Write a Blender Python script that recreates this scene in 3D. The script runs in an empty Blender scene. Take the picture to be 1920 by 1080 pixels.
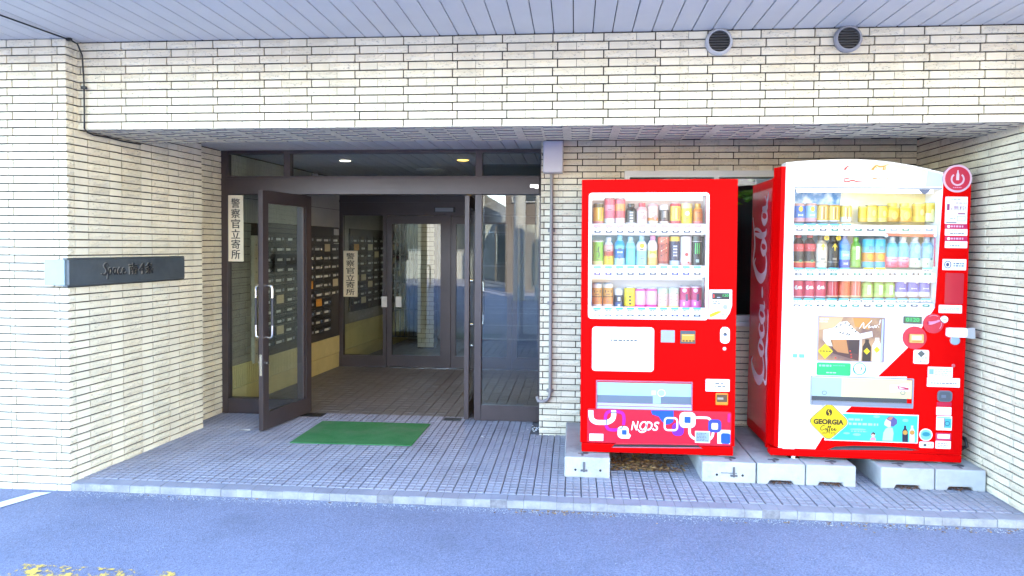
import bpy, bmesh, math, random
from math import radians, sin, cos, pi, sqrt, atan2
from mathutils import Vector, Matrix

random.seed(7)
sc = bpy.context.scene
col = sc.collection

# ------------------------------------------------------------------ camera
F, CX, CY, CAMH = 1310.0, 960.0, 501.0, 1.49
YAW, PITCH, ROLL = radians(5.06), radians(-1.67), radians(0.41)
fw = Vector((-sin(YAW) * cos(PITCH), cos(YAW) * cos(PITCH), sin(PITCH)))
rt0 = Vector((cos(YAW), sin(YAW), 0)); up0 = rt0.cross(fw)
rt = cos(ROLL) * rt0 + sin(ROLL) * up0
up = -sin(ROLL) * rt0 + cos(ROLL) * up0
CAM = Vector((0, 0, CAMH))
cd = bpy.data.cameras.new('camera')
cd.sensor_width = 36.0; cd.lens = F / 1920 * 36; cd.shift_x = 0; cd.shift_y = -(540 - CY) / 1920
cd.clip_start = 0.05; cd.clip_end = 3000
cam = bpy.data.objects.new('camera', cd); col.objects.link(cam)
cam.matrix_world = Matrix(((rt.x, up.x, -fw.x, CAM.x), (rt.y, up.y, -fw.y, CAM.y), (rt.z, up.z, -fw.z, CAM.z), (0, 0, 0, 1)))
sc.camera = cam

# ------------------------------------------------------------------ sky, sun, exposure
SUN_EL, SUN_AZ = radians(42), radians(24)      # azimuth measured from +Y (behind the building) towards +X
w = bpy.data.worlds.new('World'); sc.world = w; w.use_nodes = True
nt = w.node_tree; nt.nodes.clear()
sky = nt.nodes.new('ShaderNodeTexSky'); sky.sky_type = 'NISHITA'; sky.sun_disc = False
sky.sun_elevation = SUN_EL; sky.sun_rotation = SUN_AZ; sky.air_density = 1.0; sky.dust_density = 0.2; sky.ozone_density = 1.7
bgn = nt.nodes.new('ShaderNodeBackground'); bgn.inputs['Strength'].default_value = 0.15
wo = nt.nodes.new('ShaderNodeOutputWorld')
nt.links.new(sky.outputs['Color'], bgn.inputs['Color']); nt.links.new(bgn.outputs['Background'], wo.inputs['Surface'])
sl = bpy.data.lights.new('sun', 'SUN'); sl.energy = 3.4; sl.angle = radians(0.5); sl.color = (1.0, 0.87, 0.66)
so = bpy.data.objects.new('sun', sl); col.objects.link(so)
sdir = Vector((sin(SUN_AZ) * cos(SUN_EL), cos(SUN_AZ) * cos(SUN_EL), sin(SUN_EL)))
so.rotation_euler = sdir.to_track_quat('Z', 'Y').to_euler(); so.location = sdir * 40
vs = sc.view_settings; vs.view_transform = 'Standard'; vs.look = 'None'; vs.gamma = 1; vs.use_curve_mapping = False
vs.exposure = 4.25
sc.cycles.max_bounces = 10; sc.cycles.diffuse_bounces = 5; sc.cycles.glossy_bounces = 5; sc.cycles.transparent_max_bounces = 16
sc.cycles.use_denoising = True

# ------------------------------------------------------------------ pixel helpers (photograph 1920x1080)
def proj(p):
    d = Vector(p) - CAM; k = d.dot(fw)
    if k < 0.05: return None
    return CX + F * d.dot(rt) / k, CY - F * d.dot(up) / k, k
def ray(x, y): return fw + (x - CX) / F * rt - (y - CY) / F * up
def at_y(x, y, Y): d = ray(x, y); return CAM + d * (Y / d.y)
def at_z(x, y, Z): d = ray(x, y); return CAM + d * ((Z - CAMH) / d.z)
def at_x(x, y, X): d = ray(x, y); return CAM + d * (X / d.x)

# ------------------------------------------------------------------ materials
MATS = {}
def lin(c):
    return tuple((v / 255 / 12.92) if v / 255 <= 0.04045 else ((v / 255 + 0.055) / 1.055) ** 2.4 for v in c)
def mat(name, c, rough=0.6, metal=0.0, spec=0.5, var=0.0, vscale=8.0, bump=0.0, bscale=60.0, c2=None, emit=None, estr=0.0, coat=0.0, stain=0.0, sscale=1.3, stain_c=None, det=4.0):
    if name in MATS: return MATS[name]
    m = bpy.data.materials.new(name); m.use_nodes = True; t = m.node_tree
    b = t.nodes['Principled BSDF']
    b.inputs['Roughness'].default_value = rough; b.inputs['Metallic'].default_value = metal
    b.inputs['Specular IOR Level'].default_value = spec; b.inputs['Coat Weight'].default_value = coat
    b.inputs['Coat Roughness'].default_value = 0.06
    col4 = (*c, 1)
    b.inputs['Base Color'].default_value = col4
    m.diffuse_color = col4
    geo = t.nodes.new('ShaderNodeNewGeometry')
    out = None
    if var > 0 or c2:
        n = t.nodes.new('ShaderNodeTexNoise'); n.inputs['Scale'].default_value = vscale; n.inputs['Detail'].default_value = det; n.inputs['Roughness'].default_value = 0.65
        t.links.new(geo.outputs['Position'], n.inputs['Vector'])
        r = t.nodes.new('ShaderNodeValToRGB'); r.color_ramp.elements[0].position = 0.32; r.color_ramp.elements[1].position = 0.68
        a = tuple(max(0, v * (1 - var)) for v in c); z = c2 if c2 else tuple(min(1, v * (1 + var)) for v in c)
        r.color_ramp.elements[0].color = (*a, 1); r.color_ramp.elements[1].color = (*z, 1)
        t.links.new(n.outputs['Fac'], r.inputs['Fac']); out = r.outputs['Color']
    if stain > 0:
        n = t.nodes.new('ShaderNodeTexNoise'); n.inputs['Scale'].default_value = sscale; n.inputs['Detail'].default_value = 7; n.inputs['Roughness'].default_value = 0.7
        t.links.new(geo.outputs['Position'], n.inputs['Vector'])
        r = t.nodes.new('ShaderNodeValToRGB'); r.color_ramp.elements[0].position = 0.5; r.color_ramp.elements[1].position = 0.75
        r.color_ramp.elements[0].color = (0, 0, 0, 1); r.color_ramp.elements[1].color = (stain, stain, stain, 1)
        t.links.new(n.outputs['Fac'], r.inputs['Fac'])
        mx = t.nodes.new('ShaderNodeMix'); mx.data_type = 'RGBA'
        t.links.new(r.outputs['Color'], mx.inputs['Factor'])
        if out: t.links.new(out, mx.inputs['A'])
        else: mx.inputs['A'].default_value = col4
        mx.inputs['B'].default_value = (*(stain_c or tuple(v * 0.4 for v in c)), 1)
        out = mx.outputs['Result']
    if out: t.links.new(out, b.inputs['Base Color'])
    if bump > 0:
        n = t.nodes.new('ShaderNodeTexNoise'); n.inputs['Scale'].default_value = bscale; n.inputs['Detail'].default_value = 3
        t.links.new(geo.outputs['Position'], n.inputs['Vector'])
        bp = t.nodes.new('ShaderNodeBump'); bp.inputs['Strength'].default_value = bump; bp.inputs['Distance'].default_value = 0.004
        t.links.new(n.outputs['Fac'], bp.inputs['Height']); t.links.new(bp.outputs['Normal'], b.inputs['Normal'])
    if emit:
        b.inputs['Emission Color'].default_value = (*emit, 1); b.inputs['Emission Strength'].default_value = estr
    MATS[name] = m
    return m
def glass(name, tint=(1, 1, 1), f0=0.04, rough=0.0, gain=1.0):
    """thin sheet glass: clear transmission plus a mirror share that grows towards grazing view (Schlick), the same on both faces"""
    m = bpy.data.materials.new(name); m.use_nodes = True; t = m.node_tree; t.nodes.clear()
    o = t.nodes.new('ShaderNodeOutputMaterial'); tr = t.nodes.new('ShaderNodeBsdfTransparent'); gl = t.nodes.new('ShaderNodeBsdfGlossy')
    lw = t.nodes.new('ShaderNodeLayerWeight'); lw.inputs['Blend'].default_value = 0.5
    pw = t.nodes.new('ShaderNodeMath'); pw.operation = 'POWER'; pw.inputs[1].default_value = 5.0
    ma = t.nodes.new('ShaderNodeMath'); ma.operation = 'MULTIPLY_ADD'; ma.inputs[1].default_value = (1 - f0) * 0.6; ma.inputs[2].default_value = f0
    t.links.new(lw.outputs['Facing'], pw.inputs[0]); t.links.new(pw.outputs[0], ma.inputs[0])
    mx = t.nodes.new('ShaderNodeMixShader')
    tr.inputs['Color'].default_value = (*tint, 1); gl.inputs['Roughness'].default_value = rough; gl.inputs['Color'].default_value = (gain, gain, gain, 1)
    t.links.new(ma.outputs[0], mx.inputs['Fac']); t.links.new(tr.outputs['BSDF'], mx.inputs[1]); t.links.new(gl.outputs['BSDF'], mx.inputs[2])
    t.links.new(mx.outputs['Shader'], o.inputs['Surface']); MATS[name] = m
    return m
def paint(c, rough=0.35, **k):
    """plain printed / painted colour given as 0-255 sRGB"""
    n = 'paint_%d_%d_%d_%d' % (*c, int(rough * 100)) + ''.join(sorted(k))
    return mat(n, tuple(v * 0.66 for v in lin(c)), rough=rough, **k)

def brick_mat(name, base, pit, pits):
    m = bpy.data.materials.new(name); m.use_nodes = True; t = m.node_tree; b = t.nodes['Principled BSDF']
    b.inputs['Roughness'].default_value = 0.42; b.inputs['Specular IOR Level'].default_value = 0.35
    geo = t.nodes.new('ShaderNodeNewGeometry')
    n1 = t.nodes.new('ShaderNodeTexNoise'); n1.inputs['Scale'].default_value = 5.5; n1.inputs['Detail'].default_value = 2
    t.links.new(geo.outputs['Position'], n1.inputs['Vector'])
    r1 = t.nodes.new('ShaderNodeValToRGB'); r1.color_ramp.elements[0].position = 0.3; r1.color_ramp.elements[1].position = 0.7
    r1.color_ramp.elements[0].color = (*[v * 0.92 for v in base], 1); r1.color_ramp.elements[1].color = (*[min(1, v * 1.06) for v in base], 1)
    t.links.new(n1.outputs['Fac'], r1.inputs['Fac'])
    mp = t.nodes.new('ShaderNodeMapping'); mp.inputs['Scale'].default_value = (1, 1, 1.9)
    t.links.new(geo.outputs['Position'], mp.inputs['Vector'])
    n2 = t.nodes.new('ShaderNodeTexNoise'); n2.inputs['Scale'].default_value = 62; n2.inputs['Detail'].default_value = 5; n2.inputs['Roughness'].default_value = 0.75
    t.links.new(mp.outputs['Vector'], n2.inputs['Vector'])
    r2 = t.nodes.new('ShaderNodeValToRGB'); r2.color_ramp.elements[0].position = 0.55; r2.color_ramp.elements[1].position = 0.70
    r2.color_ramp.elements[0].color = (0, 0, 0, 1); r2.color_ramp.elements[1].color = (pits, pits, pits, 1)
    t.links.new(n2.outputs['Fac'], r2.inputs['Fac'])
    mx = t.nodes.new('ShaderNodeMix'); mx.data_type = 'RGBA'; t.links.new(r2.outputs['Color'], mx.inputs['Factor'])
    t.links.new(r1.outputs['Color'], mx.inputs['A']); mx.inputs['B'].default_value = (*pit, 1)
    n3 = t.nodes.new('ShaderNodeTexNoise'); n3.inputs['Scale'].default_value = 0.9; n3.inputs['Detail'].default_value = 8; n3.inputs['Roughness'].default_value = 0.7
    mp3 = t.nodes.new('ShaderNodeMapping'); mp3.inputs['Scale'].default_value = (2.5, 2.5, 0.5)
    t.links.new(geo.outputs['Position'], mp3.inputs['Vector']); t.links.new(mp3.outputs['Vector'], n3.inputs['Vector'])
    r3 = t.nodes.new('ShaderNodeValToRGB'); r3.color_ramp.elements[0].position = 0.5; r3.color_ramp.elements[1].position = 0.8
    r3.color_ramp.elements[0].color = (1, 1, 1, 1); r3.color_ramp.elements[1].color = (0.74, 0.70, 0.62, 1)
    t.links.new(n3.outputs['Fac'], r3.inputs['Fac'])
    ml = t.nodes.new('ShaderNodeMix'); ml.data_type = 'RGBA'; ml.blend_type = 'MULTIPLY'; ml.inputs['Factor'].default_value = 0.6
    t.links.new(mx.outputs['Result'], ml.inputs['A']); t.links.new(r3.outputs['Color'], ml.inputs['B'])
    oi = t.nodes.new('ShaderNodeObjectInfo'); r4 = t.nodes.new('ShaderNodeValToRGB')
    r4.color_ramp.elements[0].color = (0.91, 0.90, 0.89, 1); r4.color_ramp.elements[1].position = 0.6; r4.color_ramp.elements[1].color = (1, 1, 1, 1)
    t.links.new(oi.outputs['Random'], r4.inputs['Fac'])
    m5 = t.nodes.new('ShaderNodeMix'); m5.data_type = 'RGBA'; m5.blend_type = 'MULTIPLY'; m5.inputs['Factor'].default_value = 1.0
    t.links.new(ml.outputs['Result'], m5.inputs['A']); t.links.new(r4.outputs['Color'], m5.inputs['B'])
    t.links.new(m5.outputs['Result'], b.inputs['Base Color'])
    bp = t.nodes.new('ShaderNodeBump'); bp.inputs['Strength'].default_value = 0.9 if pits > 0.3 else 0.12; bp.inputs['Distance'].default_value = 0.005 if pits > 0.3 else 0.003
    t.links.new(n2.outputs['Fac'], bp.inputs['Height']); t.links.new(bp.outputs['Normal'], b.inputs['Normal'])
    MATS[name] = m
    return m
M_ROUGH = brick_mat('rough_brick', (0.70, 0.635, 0.475), (0.15, 0.13, 0.105), 0.95)
M_SMOOTH = brick_mat('smooth_brick', (0.69, 0.63, 0.48), (0.45, 0.42, 0.34), 0.15)
M_MORTAR = mat('dark_mortar', (0.042, 0.034, 0.027), rough=0.95, var=0.3, vscale=30)
M_FRAME = mat('brown_anodised_metal', (0.062, 0.048, 0.048), rough=0.38, metal=0.35, spec=0.5, var=0.12, vscale=3)
M_GLASS = glass('window_glass', (0.88, 0.92, 0.91), f0=0.045)
M_CLEAR = glass('display_glass', (0.985, 0.99, 0.99), f0=0.012)
M_WHITE = mat('white_enamel', (0.72, 0.72, 0.72), rough=0.28, spec=0.5)
M_RED = mat('red_enamel', (0.50, 0.0006, 0.0010), rough=0.42, spec=0.035, var=0.04, vscale=2)
M_CHROME = mat('brushed_steel', (0.72, 0.72, 0.72), rough=0.22, metal=1.0)
M_BLACK = mat('black_plastic', (0.012, 0.012, 0.013), rough=0.4)
M_GREY = mat('grey_plastic', (0.25, 0.27, 0.31), rough=0.4)
M_DGREY = mat('dark_grey_plastic', (0.06, 0.07, 0.085), rough=0.35)

# ------------------------------------------------------------------ mesh builder
class MB:
    def __init__(s): s.v, s.f, s.m, s.mats, s.sm = [], [], [], [], []
    def mi(s, m):
        if m not in s.mats: s.mats.append(m)
        return s.mats.index(m)
    def add(s, vs_, fs, m, smooth=False):
        o = len(s.v); k = s.mi(m)
        s.v += [tuple(p) for p in vs_]
        for f in fs: s.f.append(tuple(i + o for i in f)); s.m.append(k); s.sm.append(smooth)
        return s
    def box(s, x0, x1, y0, y1, z0, z1, m):
        v = [(x, y, z) for z in (z0, z1) for y in (y0, y1) for x in (x0, x1)]
        return s.add(v, [(0, 2, 3, 1), (4, 5, 7, 6), (0, 1, 5, 4), (2, 6, 7, 3), (0, 4, 6, 2), (1, 3, 7, 5)], m)
    def prism(s, poly, d0, d1, m, fr=None, side=None):
        """poly: 2-D (u,v); fr=(O,u,v,n): extruded from d0 to d1 along n. Default frame: u=x, v=z, n=-y (towards the viewer)."""
        if fr is None: fr = (Vector((0, 0, 0)), Vector((1, 0, 0)), Vector((0, 0, 1)), Vector((0, -1, 0)))
        O, u, v, n = fr
        ar = sum(poly[i][0] * poly[(i + 1) % len(poly)][1] - poly[(i + 1) % len(poly)][0] * poly[i][1] for i in range(len(poly)))
        if ar < 0: poly = poly[::-1]
        N = len(poly)
        a = [O + u * p[0] + v * p[1] + n * d0 for p in poly]; b = [O + u * p[0] + v * p[1] + n * d1 for p in poly]
        s.add(b, [tuple(range(N))], m)
        s.add(a + b, [(i, (i + 1) % N, N + (i + 1) % N, N + i) for i in range(N)], side or m)
        return s.add(a, [tuple(range(N))[::-1]], side or m)
    def flat(s, poly, d, m, fr=None):
        if fr is None: fr = (Vector((0, 0, 0)), Vector((1, 0, 0)), Vector((0, 0, 1)), Vector((0, -1, 0)))
        O, u, v, n = fr
        ar = sum(poly[i][0] * poly[(i + 1) % len(poly)][1] - poly[(i + 1) % len(poly)][0] * poly[i][1] for i in range(len(poly)))
        if ar < 0: poly = poly[::-1]
        return s.add([O + u * p[0] + v * p[1] + n * d for p in poly], [tuple(range(len(poly)))], m)
    def strip(s, L, R, d, m, fr=None):
        """ribbon between two 2-D polylines"""
        if fr is None: fr = (Vector((0, 0, 0)), Vector((1, 0, 0)), Vector((0, 0, 1)), Vector((0, -1, 0)))
        O, u, v, n = fr; N = len(L)
        vv = [O + u * p[0] + v * p[1] + n * d for p in L] + [O + u * p[0] + v * p[1] + n * d for p in R]
        return s.add(vv, [(i, N + i, N + i + 1, i + 1) for i in range(N - 1)], m)
    def tube(s, path, r, m, n=8, caps=True):
        path = [Vector(p) for p in path]; rings = []
        prev = None
        for i, p in enumerate(path):
            t = (path[min(i + 1, len(path) - 1)] - path[max(i - 1, 0)]).normalized()
            if prev is None:
                a = Vector((0, 0, 1)) if abs(t.z) < 0.9 else Vector((1, 0, 0)); e = t.cross(a).normalized()
            else:
                e = (prev - t * prev.dot(t)).normalized()
            prev = e; g = t.cross(e)
            rr = r[i] if isinstance(r, (list, tuple)) else r
            rings.append([p + (e * cos(2 * pi * k / n) + g * sin(2 * pi * k / n)) * rr for k in range(n)])
        vv = [q for ring in rings for q in ring]; fs = []
        for i in range(len(path) - 1):
            for k in range(n): fs.append((i * n + k, i * n + (k + 1) % n, (i + 1) * n + (k + 1) % n, (i + 1) * n + k))
        s.add(vv, fs, m, True)
        if caps:
            s.add(rings[0], [tuple(range(n))[::-1]], m); s.add(rings[-1], [tuple(range(n))], m)
        return s
    def lathe(s, prof, c, n=14, mats=None, axis='z'):
        """prof: [(r,h)], mats: one material per segment"""
        c = Vector(c); rings = []
        for r, h in prof:
            ring = []
            for k in range(n):
                a = 2 * pi * k / n
                if axis == 'z': ring.append(c + Vector((r * cos(a), r * sin(a), h)))
                else: ring.append(c + Vector((r * cos(a), -h, r * sin(a))))
            rings.append(ring)
        for i in range(len(prof) - 1):
            s.add(rings[i] + rings[i + 1], [(k, (k + 1) % n, n + (k + 1) % n, n + k) for k in range(n)], mats[i] if isinstance(mats, list) else mats, True)
        s.add(rings[0], [tuple(range(n))[::-1]], mats[0] if isinstance(mats, list) else mats)
        s.add(rings[-1], [tuple(range(n))], mats[-1] if isinstance(mats, list) else mats)
        return s
    def mesh(s, name, off=(0, 0, 0), bevel=0, seg=2):
        me = bpy.data.meshes.new(name); ox, oy, oz = off
        me.from_pydata([(x - ox, y - oy, z - oz) for x, y, z in s.v], [], s.f)
        for m in s.mats: me.materials.append(m)
        me.polygons.foreach_set('material_index', s.m); me.polygons.foreach_set('use_smooth', s.sm)
        if bevel:
            bm = bmesh.new(); bm.from_mesh(me); bmesh.ops.remove_doubles(bm, verts=bm.verts, dist=1e-5)
            ed = [e for e in bm.edges if len(e.link_faces) == 2 and e.calc_face_angle(0) > 0.6]
            bmesh.ops.bevel(bm, geom=ed, offset=bevel, segments=seg, affect='EDGES', profile=0.5, clamp_overlap=True)
            bm.to_mesh(me); bm.free()
        me.update()
        return me
    def build(s, name, parent=None, label=None, cat=None, group=None, kind=None, bevel=0, seg=2, own_origin=True):
        root = parent
        while root is not None and root.parent is not None: root = root.parent
        if root is not None: off = BASE.get(root.name, (0, 0, 0)); loc = (0, 0, 0)
        elif own_origin and s.v:
            xs = [p[0] for p in s.v]; ys = [p[1] for p in s.v]; zs = [p[2] for p in s.v]
            off = ((min(xs) + max(xs)) / 2, (min(ys) + max(ys)) / 2, min(zs)); loc = off
        else: off = loc = (0, 0, 0)
        me = s.mesh(name, off, bevel, seg)
        o = bpy.data.objects.new(name, me); col.objects.link(o); o.location = loc
        if parent is not None: o.parent = parent
        else: BASE[o.name] = loc
        tag(o, label, cat, group, kind)
        return o
BASE = {}
def tag(o, label=None, cat=None, group=None, kind=None):
    if label: o['label'] = label
    if cat: o['category'] = cat
    if group: o['group'] = group
    if kind: o['kind'] = kind
    return o
def thing(name, label, cat, loc=(0, 0, 0), rot=(0, 0, 0), group=None, local=False, kind=None):
    o = bpy.data.objects.new(name, None); col.objects.link(o); o.location = loc; o.rotation_euler = rot
    o.empty_display_size = 0.1
    BASE[o.name] = (0, 0, 0) if local else tuple(loc)
    return tag(o, label, cat, group, kind)

# 2-D shape helpers
def rrect(x0, x1, y0, y1, r, n=4):
    r = min(r, (x1 - x0) / 2 - 1e-5, (y1 - y0) / 2 - 1e-5); P = []
    for cx_, cy_, a0 in ((x1 - r, y1 - r, 0), (x0 + r, y1 - r, 90), (x0 + r, y0 + r, 180), (x1 - r, y0 + r, 270)):
        for k in range(n + 1):
            a = radians(a0 + 90 * k / n); P.append((cx_ + r * cos(a), cy_ + r * sin(a)))
    return P
def rect(x0, x1, y0, y1): return [(x0, y0), (x1, y0), (x1, y1), (x0, y1)]
def ell(cx_, cy_, a, b=None, n=20, rot=0.0):
    b = a if b is None else b
    return [(cx_ + a * cos(t) * cos(rot) - b * sin(t) * sin(rot), cy_ + a * cos(t) * sin(rot) + b * sin(t) * cos(rot)) for t in (2 * pi * k / n for k in range(n))]
def catmull(P, n=6):
    out = []
    for i in range(len(P) - 1):
        p0 = P[max(i - 1, 0)]; p1 = P[i]; p2 = P[i + 1]; p3 = P[min(i + 2, len(P) - 1)]
        for k in range(n):
            t = k / n
            out.append(tuple(0.5 * (2 * b + (c - a) * t + (2 * a - 5 * b + 4 * c - d) * t * t + (3 * b - a - 3 * c + d) * t ** 3) for a, b, c, d in zip(p0, p1, p2, p3)))
    out.append(tuple(P[-1])); return out
def stroke(P, wd=None, n=6):
    """P: points (x,y,w) -> left / right edges of a pen stroke"""
    if len(P[0]) == 2: P = [(x, y, wd) for x, y in P]
    Q = catmull(P, n); L, R = [], []
    for i, q in enumerate(Q):
        a = Q[max(i - 1, 0)]; b = Q[min(i + 1, len(Q) - 1)]
        tx, ty = b[0] - a[0], b[1] - a[1]; l = sqrt(tx * tx + ty * ty) or 1; nx, ny = -ty / l, tx / l; h = max(q[2], 1e-4) / 2
        L.append((q[0] + nx * h, q[1] + ny * h)); R.append((q[0] - nx * h, q[1] - ny * h))
    return L, R
TXT = {}
def text_mesh(s_, bold=0.0, shear=0.0, space=1.0):
    k = (s_, bold, shear, space)
    if k in TXT: return TXT[k]
    cu = bpy.data.curves.new('lettering', 'FONT'); cu.body = s_; cu.resolution_u = 3; cu.offset = bold; cu.shear = shear; cu.space_character = space; cu.fill_mode = 'FRONT'
    o = bpy.data.objects.new('lettering', cu); me = bpy.data.meshes.new_from_object(o)
    V = [(v.co.x, v.co.y) for v in me.vertices]; Fc = [tuple(p.vertices) for p in me.polygons]
    bpy.data.objects.remove(o); bpy.data.curves.remove(cu); bpy.data.meshes.remove(me)
    xs = [v[0] for v in V] or [0, 1]; ys = [v[1] for v in V] or [0, 1]
    TXT[k] = (V, Fc, min(xs), max(xs), min(ys), max(ys)); return TXT[k]
def put_text(mb, s_, x0, x1, y0, y1, d, m, fr=None, bold=0.0, shear=0.0, keep=False, space=1.0, depth=0.0):
    """text stretched to a box of the frame's (u,v) plane"""
    V, Fc, a, b, c, e = text_mesh(s_, bold, shear, space)
    if not V: return
    if fr is None: fr = (Vector((0, 0, 0)), Vector((1, 0, 0)), Vector((0, 0, 1)), Vector((0, -1, 0)))
    O, u, v, n = fr; sx = (x1 - x0) / (b - a); sy = (y1 - y0) / (e - c)
    if keep: sx = sy = min(sx, sy)
    W = [(x0 + (p[0] - a) * sx, y0 + (p[1] - c) * sy) for p in V]
    mb.add([O + u * p[0] + v * p[1] + n * d for p in W], Fc, m)
    if depth > 0:   # raised letters: side walls on boundary edges
        cnt = {}
        for f in Fc:
            for i in range(len(f)):
                e_ = (f[i], f[(i + 1) % len(f)]); cnt[e_] = 1
        for (i, j) in list(cnt):
            if (j, i) not in cnt:
                p, q = W[i], W[j]
                mb.add([O + u * p[0] + v * p[1] + n * d, O + u * q[0] + v * q[1] + n * d, O + u * q[0] + v * q[1] + n * (d - depth), O + u * p[0] + v * p[1] + n * (d - depth)], [(0, 3, 2, 1)], m)

# ------------------------------------------------------------------ ground
def asphalt_mat():
    m = bpy.data.materials.new('asphalt'); m.use_nodes = True; t = m.node_tree; b = t.nodes['Principled BSDF']
    b.inputs['Roughness'].default_value = 0.8; b.inputs['Specular IOR Level'].default_value = 0.35
    geo = t.nodes.new('ShaderNodeNewGeometry')
    def noise(sc_, det, ro): 
        n = t.nodes.new('ShaderNodeTexNoise'); n.inputs['Scale'].default_value = sc_; n.inputs['Detail'].default_value = det; n.inputs['Roughness'].default_value = ro
        t.links.new(geo.outputs['Position'], n.inputs['Vector']); return n
    def ramp(src, p0, c0, p1, c1):
        r = t.nodes.new('ShaderNodeValToRGB'); r.color_ramp.elements[0].position = p0; r.color_ramp.elements[1].position = p1
        r.color_ramp.elements[0].color = (*c0, 1); r.color_ramp.elements[1].color = (*c1, 1); t.links.new(src, r.inputs['Fac']); return r.outputs['Color']
    def mix(mode, fac, A, B):
        x = t.nodes.new('ShaderNodeMix'); x.data_type = 'RGBA'; x.blend_type = mode
        if isinstance(fac, float): x.inputs['Factor'].default_value = fac
        else: t.links.new(fac, x.inputs['Factor'])
        t.links.new(A, x.inputs['A'])
        if isinstance(B, tuple): x.inputs['B'].default_value = (*B, 1)
        else: t.links.new(B, x.inputs['B'])
        return x.outputs['Result']
    big = ramp(noise(0.9, 5, 0.6).outputs['Fac'], 0.28, (0.145, 0.158, 0.225), 0.72, (0.20, 0.213, 0.29))
    fine = noise(420, 2, 0.6)
    vor = t.nodes.new('ShaderNodeTexVoronoi'); vor.inputs['Scale'].default_value = 160; t.links.new(geo.outputs['Position'], vor.inputs['Vector'])
    c1 = mix('MULTIPLY', 0.5, big, ramp(vor.outputs['Color'], 0.1, (0.45, 0.45, 0.45), 0.8, (1.35, 1.35, 1.35)))
    spk = ramp(noise(260, 1, 0.5).outputs['Fac'], 0.70, (0, 0, 0), 0.76, (0.5, 0.5, 0.5))
    c2 = mix('MIX', spk, c1, (0.42, 0.42, 0.42))
    dk = ramp(noise(46, 3, 0.7).outputs['Fac'], 0.67, (0, 0, 0), 0.73, (0.75, 0.75, 0.75))
    c3 = mix('MIX', dk, c2, (0.045, 0.045, 0.05))
    pat = ramp(noise(2.3, 8, 0.7).outputs['Fac'], 0.52, (0, 0, 0), 0.78, (0.5, 0.5, 0.5))
    c3 = mix('MIX', pat, c3, (0.10, 0.11, 0.14))
    t.links.new(c3, b.inputs['Base Color'])
    bp = t.nodes.new('ShaderNodeBump'); bp.inputs['Strength'].default_value = 0.4; bp.inputs['Distance'].default_value = 0.004
    t.links.new(vor.outputs['Distance'], bp.inputs['Height']); t.links.new(bp.outputs['Normal'], b.inputs['Normal'])
    return m
M_ASPH = asphalt_mat()
ZA = -0.05
mb = MB()
# one asphalt sheet to the horizon with a gently uneven forecourt in front of the kerb
gx = [-600, -60, -12] + [-8 + 0.25 * i for i in range(65)] + [12, 60, 600]
gy = [-900, -80, -30, -12, -4] + [-2 + 0.2 * i for i in range(31)] + [4.2, 5.2, 60, 400]
rnd = random.Random(3)
V = []
for j, y in enumerate(gy):
    for i, x in enumerate(gx):
        near = -8 < x < 8 and -2 < y < 3.6
        V.append((x, y, ZA + (rnd.uniform(-0.004, 0.004) if near else 0)))
nx_ = len(gx)
mb.add(V, [(j * nx_ + i, j * nx_ + i + 1, (j + 1) * nx_ + i + 1, (j + 1) * nx_ + i) for j in range(len(gy) - 1) for i in range(nx_ - 1)], M_ASPH, True)
mb.build('ground', kind='structure', own_origin=False)

# painted markings, worn
def worn_paint(name, c, thr):
    m = bpy.data.materials.new(name); m.use_nodes = True; t = m.node_tree; b = t.nodes['Principled BSDF']
    b.inputs['Base Color'].default_value = (*c, 1); b.inputs['Roughness'].default_value = 0.7
    geo = t.nodes.new('ShaderNodeNewGeometry')
    n = t.nodes.new('ShaderNodeTexNoise'); n.inputs['Scale'].default_value = 13; n.inputs['Detail'].default_value = 8; n.inputs['Roughness'].default_value = 0.75
    t.links.new(geo.outputs['Position'], n.inputs['Vector'])
    r = t.nodes.new('ShaderNodeValToRGB'); r.color_ramp.elements[0].position = thr; r.color_ramp.elements[1].position = thr + 0.05
    t.links.new(n.outputs['Fac'], r.inputs['Fac']); t.links.new(r.outputs['Color'], b.inputs['Alpha']); return m
M_WLINE = worn_paint('worn_white_road_paint', (0.70, 0.70, 0.68), 0.36)
M_YLINE = worn_paint('worn_yellow_road_paint', (0.62, 0.40, 0.07), 0.515)
mb = MB()
mb.add([(-3.30, 3.995, ZA + .004), (-3.20, 4.005, ZA + .004), (-3.60, 3.05, ZA + .004), (-3.72, 3.05, ZA + .004)], [(0, 3, 2, 1)], M_WLINE)
mb.build('white_parking_line', kind='structure')
mb = MB()
mb.add([(-2.62, 3.09, ZA + .005), (-1.85, 3.085, ZA + .005), (-1.75, 2.93, ZA + .005), (-2.62, 2.93, ZA + .005)], [(0, 3, 2, 1)], M_YLINE)
mb.build('yellow_parking_line', kind='structure')
mb = MB()
for y in (0.3, -1.7, -4.2, -5.6, -8.4):
    mb.add([(-6, y, ZA + .004), (7, y - .05, ZA + .004), (7, y + .05, ZA + .004), (-6, y + .1, ZA + .004)], [(0, 1, 2, 3)], M_WLINE)
mb.build('road_lines', kind='structure')

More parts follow.
